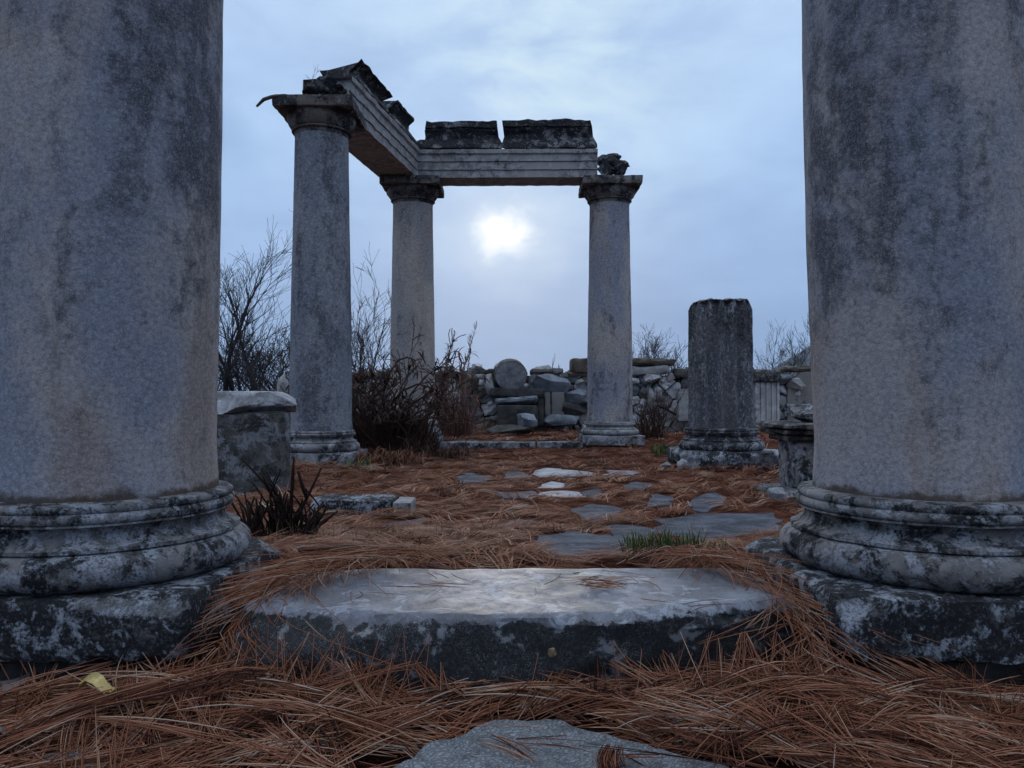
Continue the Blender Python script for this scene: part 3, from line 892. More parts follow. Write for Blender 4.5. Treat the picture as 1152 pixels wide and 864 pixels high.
# far stylobate kerb
for k, (x0, x1, lb) in enumerate([(-1.05, .35, 'long low kerb stone before the rubble wall, left of the pale column'), (.36, 1.03, 'shorter low kerb stone touching the plinth of the pale column')]):
    mb = MB(); block(mb, ((x0 + x1) / 2, 11.05, .035), (x1 - x0 - .01, .34, .145), .06, .012, .01, 4, seed=k * 3.1, erode=.02)
    tag(mesh_obj('kerb_stone', mb, M['base_far'], loc=((x0 + x1) / 2, 11.05, 0)), lb, 'kerb')

# stones round the stump
mb = MB(); block(mb, (2.86, 8.0, .155), (.55, .5, .07), .05, .012, .01, 5, [((-.1, -.25, 0), (-.3, -1, -.3))], seed=1.5, erode=.03, tilt=(.04, .05))
tag(mesh_obj('stone_slab', mb, M['blue_rock'], loc=(2.86, 8.0, .15)), 'thin grey slab sticking out right of the fluted stump', 'slab')
mb = MB(); block(mb, (2.9, 8.08, .05), (.4, .34, .16), .06, .02, .015, 5, seed=1.9)
tag(mesh_obj('slab_support', mb, M['dark_rock'], loc=(2.9, 8.08, .0)), 'dark stone under the thin slab beside the fluted stump', 'stone')
for k, (px, py, w, h, lb) in enumerate([(749, 523, 14, 9, 'small white marble chip on the needles, outermost left of the fluted stump'),
                                        (768, 521, 9, 13, 'small upright white chip leaning on the plinth of the fluted stump')]):
    p = at(px, py, 7.62); mb = MB(); rock(mb, p, (w / 110, .1, h / 115), k + 4.6, .4, 3, rot=.6)
    tag(mesh_obj('marble_chip', mb, M['slab_top'], loc=p), lb, 'stone', 'marble chips at the stump')

# ================================================================== REAR WALL
WY = 14.0
Wx = lambda px: (px - CX) / F * WY
Wz = lambda py: CZ + (HY - py) / F * WY
wall = thing('rubble_wall', (Wx(650), WY, .1), 'rough stone rubble wall with uneven top closing off the back', 'wall')
topz = lambda x: np.interp(x, [-6.5, -3.2, -1.3, -.45, .5, 1.1, 1.7, 2.4, 3.0, 3.3, 4.0, 9], [1.15, 1.25, 1.30, 1.34, 1.33, 1.27, 1.30, 1.24, 1.2, 1.2, 1.2, 1.2])
rs = random.Random(42)
seeds = []
zr = .02
row = 0
while zr < 1.5:
    x = -6.6 + rs.random() * .3
    hgt = rs.uniform(.15, .25)
    while x < 8.8:
        w = rs.choice([.14, .18, .24, .28, .36, .48]) * rs.uniform(.85, 1.15)
        seeds.append((x + w / 2 + rs.uniform(-.05, .05), zr + hgt / 2 + rs.uniform(-.09, .09)))
        x += w
    zr += hgt


def clip(poly, px, pz, nx_, nz_):
    out = []
    for i in range(len(poly)):
        a, b = poly[i], poly[(i + 1) % len(poly)]
        da = (a[0] - px) * nx_ + (a[1] - pz) * nz_
        db = (b[0] - px) * nx_ + (b[1] - pz) * nz_
        if da <= 0: out.append(a)
        if da * db < 0:
            u = da / (da - db); out.append((a[0] + (b[0] - a[0]) * u, a[1] + (b[1] - a[1]) * u))
    return out


mb = MB()
for i, (sx_, sz_) in enumerate(seeds):
    if sx_ < -4.15: continue
    if sz_ > topz(sx_) - .03: continue
    poly = [(sx_ - .6, -.1), (sx_ + .6, -.1), (sx_ + .6, sz_ + .6), (sx_ - .6, sz_ + .6)]
    for j, (tx, tz) in enumerate(seeds):
        if i == j or abs(tx - sx_) > 1.1 or abs(tz - sz_) > 1.1: continue
        dx, dz = tx - sx_, tz - sz_
        poly = clip(poly, sx_ + dx / 2, sz_ + dz / 2, dx, dz)
        if len(poly) < 3: break
    poly = clip(poly, sx_, topz(sx_) + rs.uniform(-.05, .06), rs.uniform(-.25, .25), 1)
    if len(poly) < 3: continue
    cx0 = sum(p[0] for p in poly) / len(poly); cz0 = sum(p[1] for p in poly) / len(poly)
    sh = rs.uniform(.90, .97)
    ring = []
    for k in range(len(poly)):
        a, b = poly[k], poly[(k + 1) % len(poly)]
        for u in (0.08, .36, .64, .92):
            x = a[0] + (b[0] - a[0]) * u; z = a[1] + (b[1] - a[1]) * u
            ring.append((cx0 + (x - cx0) * sh + .02 * nz((x, z, i), 6), cz0 + (z - cz0) * sh + .02 * nz((x, z, i), 6, 4)))
    dp = rs.uniform(-.05, .06); gx, gz_ = rs.uniform(-.25, .25), rs.uniform(-.3, .15)
    vs, fs = [], []
    n = len(ring)
    for s, yy in ((1.0, .35), (1.0, .02), (.955, -.03), (.72, -.036), (.38, -.04)):
        for x, z in ring:
            X, Z = cx0 + (x - cx0) * s, cz0 + (z - cz0) * s
            Y = WY + yy + dp + ((X - cx0) * gx + (Z - cz0) * gz_ + .06 * fbm((X, i, Z), 6, 3, 4) if yy < .3 else 0)
            vs.append((X, Y, Z))
    vs.append((cx0, WY - .042 + dp, cz0))
    for k in range(4):
        for q in range(n):
            q2 = (q + 1) % n
            fs.append((k * n + q, k * n + q2, (k + 1) * n + q2, (k + 1) * n + q))
    for q in range(n): fs.append((4 * n + q, 4 * n + (q + 1) % n, len(vs) - 1))
    mb.add(vs, fs, rs.choice([.2, .3, .42, .5, .55, .62, .7, .85, .95]) + rs.uniform(-.05, .05))
for k in range(170):
    x = rs.uniform(-2.6, 5.4); z = rs.uniform(.15, float(topz(x)) + .03); w = rs.uniform(.07, .20)
    rock(mb, (x, WY - .02 - rs.random() * .05, z), (w * rs.uniform(.9, 1.7), rs.uniform(.15, .25), w), k * .37 + .2, .3, 1, rs.choice([.12, .3, .5, .6, .75, .9, 1.0]), rs.uniform(-.5, .5))
mesh_obj('rubble_stones', mb, M['wall'], wall, sharp=22)
mb = MB()
block(mb, (2.3, WY + .34, .60), (12.8, .5, 1.1), .25, .03, .02, 3)
mesh_obj('earth_core', mb, M['core'], wall)
for k, (x0, x1, y0, y1, dep) in enumerate([(517, 537, 417, 426, .4), (537, 556, 416, 422, .35), (596, 634, 415, 421, .35), (636, 662, 418, 424, .4), (776, 812, 412, 421, .45), (812, 849, 413, 420, .45), (880, 921, 412, 418, .5), (921, 975, 411, 419, .5), (975, 1040, 412, 420, .45), (430, 517, 418, 426, .4), (338, 430, 419, 427, .4)]):
    a = at((x0 + x1) / 2, (y0 + y1) / 2, WY - .04)
    mb = MB(); block(mb, (a.x, WY + .12, a.z), ((x1 - x0) / 60.7 - .015, dep, (y1 - y0) / 60.7), .05, .02, .03, 5, seed=k * 1.3, erode=.05, tilt=(0, rs.uniform(-.04, .04)))
    mesh_obj('coping_stone', mb, M['brown_rock'], wall)
mb = MB(); block(mb, (Wx(930), WY - .07, Wz(452)), (1.55, .12, 1.12), .12, .02, .02, 3, [((-.7, 0, .35), (-1, 0, .9))], seed=4)
mesh_obj('plaster_facing', mb, M['plaster'], wall)
mb = MB(); block(mb, (Wx(803), WY - .05, Wz(455)), (1.35, .1, .6), .12, .02, .02, 3, seed=6)
mesh_obj('plaster_facing', mb, M['plaster'], wall)


def wblock(name, x0, x1, y0, y1, dep, mat, label, cat, Y=WY - .12, seed=0., chips=(), amp=.02, ero=.04, tilt=None, group=None, isrock=False, bev=.02):
    a = at((x0 + x1) / 2, (y0 + y1) / 2, Y)
    s = Y / F
    mb = MB()
    if isrock: rock(mb, (a.x, Y + dep / 2, a.z), ((x1 - x0) * s * 1.2, dep, (y1 - y0) * s * 1.22), seed + .7, .22, 3)
    else: block(mb, (a.x, Y + dep / 2, a.z), ((x1 - x0) * s, dep, (y1 - y0) * s), .05, bev, amp, 5, chips, seed=seed, erode=ero, tilt=tilt)
    return tag(mesh_obj(name, mb, mat, loc=at((x0 + x1) / 2, y1, Y), sharp=22 if isrock else 35), label, cat, group)


wblock('stone_block', 643, 664, 403, 419, .5, M['brown_rock'], 'brown block on the wall top just left of the pale column', 'stone block', seed=1)
wblock('stone_slab', 711, 760, 403.5, 411, .6, M['brown_rock'], 'thick brown capping slab highest on the wall, right of the pale column', 'slab', seed=2, amp=.03, tilt=(0, .03))
wblock('stone_slab', 712, 755, 411.5, 421, .5, M['pale_rock'], 'pale slab directly beneath the highest brown capping slab', 'slab', seed=3, tilt=(0, -.05))
wblock('stone_block', 759, 777, 414, 425, .5, M['dark_rock'], 'dark stone on the wall top just left of the fluted stump', 'stone block', seed=4, amp=.03, ero=.08)
wblock('stone_slab', 551, 613, 437, 446, .55, M['dark_rock'], 'black horizontal lintel slab under the round drum', 'slab', Y=13.66, seed=5, amp=.006, ero=.01, tilt=(0, .03))
wblock('stone_post', 604, 612, 447, 479, .4, M['dark_rock'], 'narrow black upright holding the right end of the lintel slab', 'stone post', Y=13.7, seed=6, amp=.006, ero=.01)
wblock('stone_block', 557, 605, 449, 455, .4, M['blue_rock'], 'thin grey ledge slab inside the niche under the black lintel', 'slab', Y=13.5, seed=7, tilt=(-.25, -.08), amp=.01)
wblock('stone_block', 559, 605, 456, 481, .35, M['dark_rock'], 'square dark block standing in the niche below the black lintel', 'stone block', Y=13.45, seed=8, amp=.012, ero=.02)
wblock('fallen_stone', 584, 607, 468, 485, .4, M['blue_rock'], 'bluish rock leaning on the square dark block', 'stone', Y=13.1, seed=9, isrock=True)
wblock('fallen_stone', 548, 600, 479, 492, .5, M['dark_rock'], 'flat dark slab fallen on the needles in front of the niche', 'stone', Y=12.75, seed=10.4, isrock=True)
wblock('fallen_stone', 608, 652, 466, 480, .4, M['blue_rock'], 'long smooth bluish stone lying at the wall foot left of the pale column', 'stone', Y=13.55, seed=11.3, isrock=True)
wblock('upright_slab', 612.5, 619.5, 441, 467, .2, M['plaster'], 'narrow pale upright slab next to the black post', 'slab', Y=13.8, seed=12, amp=.006, ero=.01)
wblock('upright_slab', 620.5, 635, 441, 467, .2, M['plaster'], 'wide pale upright slab below the wedge shaped rock', 'slab', Y=13.8, seed=13, amp=.006, ero=.01)
wblock('wall_rock', 604, 637, 419, 441, .4, M['blue_rock'], 'wedge shaped blue grey rock above the pale upright slabs', 'stone', Y=13.75, seed=14.2, isrock=True)
wblock('wall_rock', 636, 664, 437, 452, .4, M['blue_rock'], 'smooth rounded rock, upper of the two beside the pale column', 'stone', Y=13.72, seed=15.2, isrock=True)
wblock('wall_rock', 636, 664, 453, 470, .4, M['dark_rock'], 'dark rounded rock, lower of the two beside the pale column', 'stone', Y=13.72, seed=16.2, isrock=True)
wblock('wall_rock', 498, 525, 430, 466, .4, M['pale_rock'], 'tall pale rock in the wall behind the reddish bush', 'stone', Y=13.75, seed=17.2, isrock=True)
wblock('wall_rock', 515, 543, 417, 441, .4, M['brown_rock'], 'brown pointed rock high in the wall left of the drum', 'stone', Y=13.75, seed=18.6, isrock=True)
wblock('wall_rock', 543, 556, 419, 440, .3, M['pale_rock'], 'pale narrow rock touching the left side of the round drum', 'stone', Y=13.75, seed=19.6, isrock=True)
wblock('upright_slab', 763, 777, 441, 474, .2, M['pale_rock'], 'pale upright slab in the wall just left of the fluted stump', 'slab', Y=13.8, seed=20, amp=.008, ero=.02)
wblock('wall_rock', 727, 746, 420, 429, .3, M['pale_rock'], 'small pale oval rock below the pale capping slab', 'stone', Y=13.75, seed=21.3, isrock=True)
wblock('wall_rock', 729, 737, 434, 462, .3, M['pale_rock'], 'thin pale upright rock behind the dry red shrub', 'stone', Y=13.75, seed=22.3, isrock=True)
wblock('wall_rock', 878, 893, 422, 431, .25, M['blue_rock'], 'small pale wall stone right beside the fluted pilaster top', 'stone', Y=13.74, seed=23.3, isrock=True)
wblock('wall_rock', 889, 906, 424, 437, .25, M['pale_rock'], 'pale pointed wall stone near the right near column edge', 'stone', Y=13.74, seed=24.1, isrock=True)

# round drum end
a = at(575, 423, 13.72)
mb = MB()
ax = Vector((-.10, 1, .24)).normalized()
ux = ax.cross(Vector((0, 0, 1))).normalized(); uz = ux.cross(ax)
vs, fs = [], []
ringp = [(.24, -.004), (.285, .0), (.30, .015), (.305, .1), (.30, .28)]
for r_, d_ in ringp:
    for s in range(40):
        an = 2 * math.pi * s / 40
        rr = r_ * (1 + .035 * nz((math.cos(an), math.sin(an), d_), 2.0, 3))
        vs.append(a + ux * math.cos(an) * rr + uz * math.sin(an) * rr * .92 + ax * d_)
for k in range(4):
    for s in range(40):
        t_ = (s + 1) % 40
        fs.append((k * 40 + s, (k + 1) * 40 + s, (k + 1) * 40 + t_, k * 40 + t_))
mats_ = [1] * len(fs)
fs.append(tuple(range(40))); fs.append(tuple(4 * 40 + s for s in range(40))[::-1])
mb.add(vs, fs); mb.m = [1 if (k < 40 or k >= 160) else 0 for k in range(len(fs))]
tag(mesh_obj('column_drum', mb, [M['dark_rock'], M['slab_top']], loc=a, sharp=40), 'round pale column drum end set on the wall top with dark rim', 'stone drum')

# fluted pilaster
t = thing('pilaster_block', at(863, 487, 13.75), 'white streaked fluted pilaster built into the wall right of the stump', 'pilaster')
mb = MB()
s = 13.75 / F
n = 9
p0 = at(849.5, 480, 13.75)
for k in range(n):
    w = 27 * s / n
    block(mb, (p0.x + w * (k + .5), 13.83 + (.02 if k % 2 else 0), p0.z + 25 * s), (w * .96, .22, 50 * s), .06, .008, .006, 6, seed=k)
mesh_obj('fluted_body', mb, lichen_stone('streaked_pilaster', (2, 2, 2), .3, .5, stone=(.36, .36, .35), white=(.5, .5, .5)), t)
a = at(863, 422.5, 13.7); mb = MB(); block(mb, (a.x, 13.85, a.z), (31 * s, .4, 14 * s), .05, .015, .015, 5, seed=2, erode=.03)
mesh_obj('capital', mb, M['capital'], t)
a = at(864, 484, 13.7); mb = MB(); block(mb, (a.x, 13.85, a.z), (30 * s, .4, 8 * s), .05, .015, .01, 5, seed=3, erode=.02)
mesh_obj('base', mb, M['dark_rock'], t)

# ================================================================== FLAGSTONES
def gp(px, py):
    z = .04
    for _ in range(5):
        Y = (CZ - z) * F / (py - HY); X = (px - CX) / F * Y
        z = g(X, Y) + .016
    return X, Y


FLAGS = [
    ([(600, 606), (640, 600), (690, 602), (722, 611), (700, 622), (640, 629), (618, 622)], 'flag', 'dark flagstone just behind the shiny step, left of the green grass tuft'),
    ([(735, 583), (790, 576), (860, 575), (882, 584), (874, 596), (822, 600), (792, 609), (768, 612), (742, 600)], 'flag', 'largest dark flagstone, lying right behind the green grass tuft'),
    ([(641, 570), (664, 565), (702, 571), (690, 581), (664, 586)], 'flag', 'middling dark flagstone in the needles at the middle of the court'),
    ([(772, 563), (800, 552), (820, 556), (815, 565), (798, 574), (772, 572)], 'flag', 'wedge shaped dark flagstone in front of the fluted stump'),
    ([(726, 559), (742, 555), (758, 557), (752, 567), (730, 567)], 'flag', 'small square flagstone left of the wedge shaped one'),
    ([(703, 545), (716, 541), (733, 543), (728, 549), (706, 550)], 'flag', 'small dark flagstone between the pale column and the stump'),
    ([(602, 528), (616, 525), (668, 529), (668, 533), (640, 534), (604, 535)], 'flag_white', 'long bright white flagstone in the far middle of the court'),
    ([(678, 528), (716, 528), (714, 533), (680, 533)], 'flag_white', 'short bright white flagstone nearest the fluted stump'),
    ([(567, 532), (580, 529), (597, 533), (595, 537), (569, 537)], 'flag', 'small bluish flagstone left of the long white one'),
    ([(606, 543), (620, 540), (637, 542), (632, 546), (608, 547)], 'flag_white', 'tiny white flagstone in front of the long white one'),
    ([(605, 551), (640, 550), (660, 552), (655, 557), (606, 555)], 'flag_white', 'second long white flagstone, nearer the step than the first'),
    ([(656, 552), (674, 548), (680, 556), (662, 559)], 'flag', 'dark flagstone touching the right end of the nearer white flagstone'),
    ([(558, 552), (602, 551), (600, 558), (562, 559)], 'flag', 'dark flagstone touching the left end of the nearer white flagstone'),
    ([(436, 588), (464, 581), (487, 583), (472, 592), (442, 594)], 'flag', 'leftmost flagstone, alone in front of the low black block'),
    ([(564, 586), (588, 582), (604, 586), (590, 592), (566, 592)], 'flag', 'half buried flagstone in the middle, between the step and the white stones'),
    ([(514, 536), (530, 531), (552, 535), (548, 541), (518, 542)], 'flag', 'bluish flagstone in front of the far left end of the kerb'),
    ([(680, 592), (700, 588), (735, 593), (728, 601), (690, 602)], 'flag', 'mossy dark flagstone between the two big ones behind the step'),
]
FPOLY = []
for k, (pl, mt, lb) in enumerate(FLAGS):
    pts = [gp(*p) for p in pl]
    ring = []
    for i in range(len(pts)):
        a, b = Vector((*pts[i], 0)), Vector((*pts[(i + 1) % len(pts)], 0))
        for u in np.linspace(0, 1, 6)[:-1]:
            q = a.lerp(b, u); w = .08
            ring.append(Vector((q.x + w * nz((q.x, q.y, k), 6), q.y + w * nz((q.x, q.y, k), 6, 9), 0)))
    c = sum(ring, Vector()) / len(ring)
    FPOLY.append([(p.x, p.y) for p in ring])
    vs, fs = [], []
    n = len(ring)
    for s, dz in ((1.0, -.06), (1.0, -.002), (.985, .004), (.6, .008), (.3, .009)):
        for p in ring:
            q = c + (p - c) * s
            vs.append((q.x, q.y, g(q.x, q.y) * .5 + g(c.x, c.y) * .5 + dz + (.005 if mt == 'flag' and dz > 0 else 0) + (.004 * nz((q.x, q.y, 0), 7, k) if dz > 0 else 0)))
    vs.append((c.x, c.y, g(c.x, c.y) + (.014 if mt == 'flag' else .009)))
    for q in range(4):
        for i in range(n):
            j = (i + 1) % n
            fs.append((q * n + i, q * n + j, (q + 1) * n + j, (q + 1) * n + i))
    for i in range(n): fs.append((4 * n + i, 4 * n + (i + 1) % n, len(vs) - 1))
    mb = MB().add(vs, fs)
    tag(mesh_obj('flagstone', mb, M[mt], loc=(c.x, c.y, g(c.x, c.y)), sharp=50), lb, 'flagstone', 'flagstones showing through the needles')

# foreground flat rock
rp = [(-.42, 1.38), (-.24, 1.50), (-.20, 1.62), (-.05, 1.73), (.12, 1.74), (.22, 1.66), (.34, 1.58), (.50, 1.46), (.62, 1.30), (.3, 1.15), (-.3, 1.15)]
ring = []
for i in range(len(rp)):
    a, b = Vector((*rp[i], 0)), Vector((*rp[(i + 1) % len(rp)], 0))
    for u in np.linspace(0, 1, 9)[:-1]:
        q = a.lerp(b, u); ring.append(Vector((q.x + .03 * nz(q, 9), q.y + .03 * nz(q, 9, 4), 0)))
c = sum(ring, Vector()) / len(ring)
vs, fs = [], []; n = len(ring)
lv = [(1.0, -.06), (1.0, .0), (.97, .02)] + [(s_, .03) for s_ in np.linspace(.92, .06, 16)]
for s_, dz in lv:
    for p in ring:
        q = c + (p - c) * s_
        vs.append((q.x, q.y, .012 + dz + (.010 * fbm((q.x, q.y, 0), 7, 1, 5) + .006 * abs(nz((q.x, q.y, 0), 30)) if dz > 0 else 0)))
vs.append((c.x, c.y, .042))
for q in range(len(lv) - 1):
    for i in range(n):
        j = (i + 1) % n
        fs.append((q * n + i, q * n + j, (q + 1) * n + j, (q + 1) * n + i))
for i in range(n): fs.append(((len(lv) - 1) * n + i, (len(lv) - 1) * n + (i + 1) % n, len(vs) - 1))
mb = MB().add(vs, fs)
tag(mesh_obj('flat_rock', mb, M['cobble'], loc=(c.x, c.y, 0), sharp=50), 'rough pitted grey rock bare of needles at the bottom centre, before the step', 'rock')
RPOLY = [(p.x, p.y) for p in ring]
for k, (x, y, w, lb) in enumerate([(-.95, 1.58, .22, 'grey flat stone half buried in needles under the yellow leaf'), (.42, 1.74, .14, 'small bluish stone poking through the needles right of the pitted rock')]):
    mb = MB(); rock(mb, (x, y, g(x, y) + .0), (w, w * .8, .07), k + 2.3, .2, 3)
    tag(mesh_obj('buried_stone', mb, M['cobble'], loc=(x, y, g(x, y))), lb, 'stone')

# ================================================================== PINE NEEDLES
def tufts(n_t, xr, yr, per, length, fan, wid, hlift, K, angle_fn, keep=None, jitter=.02, layer=.03, arch=.02, straight=.25):
    """n_t tufts of `per` needles fanning out of a common sheath"""
    cx = rng.uniform(*xr, n_t); cy = rng.uniform(*yr, n_t)
    if keep is not None:
        m = keep(cx, cy); cx, cy = cx[m], cy[m]
    n_t = len(cx)
    ang = angle_fn(cx, cy, n_t)
    npt = rng.integers(max(1, int(per * .5)), int(per * 1.5) + 1, n_t)
    I = np.repeat(np.arange(n_t), npt); N = len(I)
    th = ang[I] + rng.normal(0, 1, N) * fan * rng.uniform(.4, 1.4, n_t)[I]
    L = length * rng.uniform(.7, 1.25, N)
    lay = rng.uniform(0, layer, n_t)[I] + rng.uniform(0, .01, N)
    lift = np.minimum(rng.gamma(1.3, hlift / 1.3, n_t), .07)[I] * rng.uniform(.5, 1.3, N)
    curve = rng.normal(0, straight, N) + rng.normal(0, straight * .8, n_t)[I]
    x0 = cx[I] + rng.normal(0, jitter, N); y0 = cy[I] + rng.normal(0, jitter, N)
    u = np.linspace(0, 1, K)
    P = np.zeros((N, K, 3)); px = x0.copy(); py = y0.copy()
    for k in range(K):
        P[:, k, 0], P[:, k, 1] = px, py
        a = th + curve * (u[k] - .3)
        px = px + np.cos(a) * L / (K - 1); py = py + np.sin(a) * L / (K - 1)
    gzv = gz(P[..., 0], P[..., 1])
    arcv = arch * np.sin(np.pi * u)[None] * rng.uniform(.2, 1.5, N)[:, None]
    P[..., 2] = gzv + .006 + lay[:, None] + arcv + lift[:, None] * (u[None] ** 1.5)
    tint = np.clip(rng.normal(.45, .17, n_t)[I] + rng.normal(0, .19, N), 0, 1)
    return P, wid * rng.uniform(.75, 1.3, N), tint


def hmix(cx, cy, n):
    a = rng.normal(0, .75, n)
    return a + np.pi * rng.integers(0, 2, n)


def anydir(cx, cy, n):
    return rng.uniform(0, 2 * np.pi, n)


ALLPOLY = FPOLY + [RPOLY]


def keep_off(prob=.05, step_prob=0.0):
    def f(x, y):
        m = np.ones(x.shape, bool)
        inside = np.zeros(x.shape, bool)
        jx = x + rng.normal(0, .02, x.shape); jy = y + rng.normal(0, .02, x.shape)
        for p in ALLPOLY: inside |= inpoly(jx, jy, p)
        m &= ~inside | (rng.random(x.shape) < prob)
        st = (np.abs(x) < .74) & (y > 1.97) & (y < 2.56)
        m &= ~st | (rng.random(x.shape) < step_prob)
        for cx, cy, hh in [(-1.315, 2.44, .46), (1.325, 2.44, .46), (-2.175, 8.6, .44), (2.265, 8.2, .48), (1.475, 11.4, .43), (-2.22, 6.04, .48)]:
            m &= ~((np.abs(x - cx) < hh) & (np.abs(y - cy) < hh))
        return m
    return f


sets = []
# foreground: long needles in layers
for (nt_, fan, lift, ang, per, L, cv, lay) in [(330, .07, .006, hmix, 14, .28, .16, .02), (330, .20, .012, anydir, 12, .22, .22, .03), (190, .26, .06, anydir, 15, .20, .25, .05),
                                               (200, .05, .004, hmix, 9, .36, .12, .07), (150, .06, .02, anydir, 8, .26, .15, .07)]:
    sets.append(tufts(nt_, (-1.7, 1.7), (1.2, 1.93), per, L, fan, .0015, lift, 7, ang, keep_off(.02), .012, lay, .014, cv))
fg = [np.concatenate([s[i] for s in sets]) for i in range(3)]
# streams of needles spilling past both ends of the step
def spill(path, n, wdt, L):
    path = np.array(path); seg = np.linspace(0, 1, len(path))
    t0 = rng.uniform(0, .95, n); K = 7
    P = np.zeros((n, K, 3)); off = rng.normal(0, 1, (n, 2)) * wdt; zo = np.abs(rng.normal(0, .02, n))
    tl = np.sum(np.linalg.norm(np.diff(path, axis=0), axis=1))
    dl = L * rng.uniform(.6, 1.2, n) / tl
    yaw = rng.normal(0, .6, n); bend = rng.normal(0, .35, n)
    for k in range(K):
        tt = t0 + dl * k / (K - 1)
        for a in range(3):
            P[:, k, a] = np.interp(tt, seg, path[:, a])
            last = path[-1] - path[-2]
            P[:, k, a] += np.maximum(0, tt - 1) * last[a] * (len(path) - 1)
        P[:, k, 0] += off[:, 0] + yaw * dl * tl * k / (K - 1) + bend * dl * tl * (k / (K - 1)) ** 2
        P[:, k, 1] += off[:, 1] * .5 - yaw * .4 * dl * tl * k / (K - 1)
        P[:, k, 2] += zo + .012 * np.sin(np.pi * k / (K - 1))
        P[:, k, 2] = np.maximum(P[:, k, 2], gz(P[:, k, 0], P[:, k, 1]) + .005)
    return P, .0013 * rng.uniform(.8, 1.3, n), np.clip(rng.normal(.5, .2, n), 0, 1)


sp = [spill([(.56, 2.75, .21), (.68, 2.5, .215), (.80, 2.2, .17), (.81, 2.02, .12), (.80, 1.93, .04), (.76, 1.75, .0)], 230, .024, .24),
      spill([(.5, 2.62, .215), (.66, 2.5, .22), (.78, 2.35, .215), (.77, 2.1, .15)], 110, .026, .2),
      spill([(-.40, 2.62, .21), (-.55, 2.42, .215), (-.69, 2.2, .21), (-.765, 2.03, .13), (-.76, 1.95, .04), (-.74, 1.75, .0)], 230, .026, .24),
      spill([(-.28, 2.62, .225), (-.45, 2.52, .225), (-.62, 2.4, .225), (-.72, 2.22, .20)], 170, .035, .22)]
# strays on the step, hanging tufts against its front
st = tufts(16, (-.6, .6), (2.05, 2.5), 3, .12, .5, .0011, .0, 5, anydir, None, .03, .0, .003, .4)
st[0][..., 2] = .212 + .004 * rng.random((len(st[0]), 1))
st2 = tufts(1, (.20, .24), (2.25, 2.27), 34, .10, .35, .0012, .0, 5, lambda a, b, n: np.full(n, .1), None, .02, .0, .003, .4)
st2[0][..., 2] = .212 + .012 * rng.random((len(st2[0]), 1))
N_ = 150
x0 = rng.uniform(-.68, .80, N_); x0[:90] = rng.normal(.60, .09, 90); x0[90:140] = rng.normal(-.5, .13, 50)
hang = np.zeros((N_, 6, 3)); dx = rng.normal(-.02, .08, N_)
for k in range(6):
    u = k / 5
    hang[:, k, 0] = x0 + dx * u
    hang[:, k, 1] = 1.93 - .14 * u - .02 * math.sin(math.pi * u)
    hang[:, k, 2] = .03 + (.11 * np.abs(np.sin(x0 * 40)) + .03) * (1 - u) ** 1.3 + .012
hg = (hang, np.full(N_, .0012), np.clip(rng.normal(.5, .2, N_), 0, 1))
K7 = 7


def rs7(P):
    if P.shape[1] == K7: return P
    t0 = np.linspace(0, 1, P.shape[1]); t1 = np.linspace(0, 1, K7)
    out = np.zeros((P.shape[0], K7, 3))
    for k, t in enumerate(t1):
        i = min(int(t * (P.shape[1] - 1)), P.shape[1] - 2); f = t * (P.shape[1] - 1) - i
        out[:, k] = P[:, i] * (1 - f) + P[:, i + 1] * f
    return out


def off_rock(a, poly, frac=.34, p=.05):
    ins = np.mean([inpoly(a[0][:, k, 0], a[0][:, k, 1], poly) for k in range(a[0].shape[1])], axis=0)
    m = (ins < frac) | (rng.random(len(ins)) < p)
    return [q[m] for q in a]


fg = off_rock(fg, RPOLY)
st3 = tufts(1, (.19, .20), (1.54, 1.55), 60, .09, .22, .0014, .0, 5, lambda a, b, n: np.full(n, -1.75), None, .012, .0, .003, .3)
st3[0][..., 2] = .055 + .012 * rng.random((len(st3[0]), 1))
st4 = tufts(5, (-.15, .4), (1.42, 1.68), 6, .13, .3, .0013, .0, 5, anydir, None, .01, .0, .003, .4)
st4[0][..., 2] = .053 + .006 * rng.random((len(st4[0]), 1))
parts = [fg, st3, st4, [np.concatenate([s[i] for s in sp]) for i in range(3)], hg, st, st2]
P = np.concatenate([rs7(p[0]) for p in parts]); W = np.concatenate([p[1] for p in parts]); Tn = np.concatenate([p[2] for p in parts])
near = strands('pine_needles', P, W, Tn, M['needle'], 3)
tag(near, 'loose rust brown pine needles heaped before the step and over its ends', 'pine needles', kind='stuff')
# court
sets = [tufts(1500, (-2.4, 2.4), (2.55, 4.2), 12, .18, .14, .0016, .010, 4, hmix, keep_off(.03), .02, .022, .012),
        tufts(500, (-2.4, 2.4), (2.55, 4.2), 10, .15, .35, .0016, .02, 4, anydir, keep_off(.03), .02, .02, .015),
        tufts(2600, (-4.2, 4.2), (4.0, 7.6), 9, .20, .16, .0026, .010, 4, hmix, keep_off(.03), .03, .022, .015),
        tufts(700, (-4.2, 4.2), (4.0, 7.6), 9, .17, .4, .0026, .025, 4, anydir, keep_off(.03), .03, .02, .02),
        tufts(1800, (-6, 6), (7.4, 11.0), 8, .24, .2, .0042, .014, 4, hmix, keep_off(.02), .05, .025, .02),
        tufts(1300, (-6, 8), (11.15, 14), 8, .26, .3, .0055, .02, 4, hmix, keep_off(.02), .06, .03, .02)]
sets = [[q for q in s_] for s_ in sets]
for k_ in range(len(FPOLY)):
    for j_ in range(len(sets)): sets[j_] = off_rock(sets[j_], FPOLY[k_], .4, .12)
P, W, Tn = [np.concatenate([s[i] for s in sets]) for i in range(3)]
far = strands('pine_needles', P, W, Tn, M['needle'], 2)
tag(far, 'flat carpet of rust brown pine needles covering the court behind the step', 'pine needles', kind='stuff')


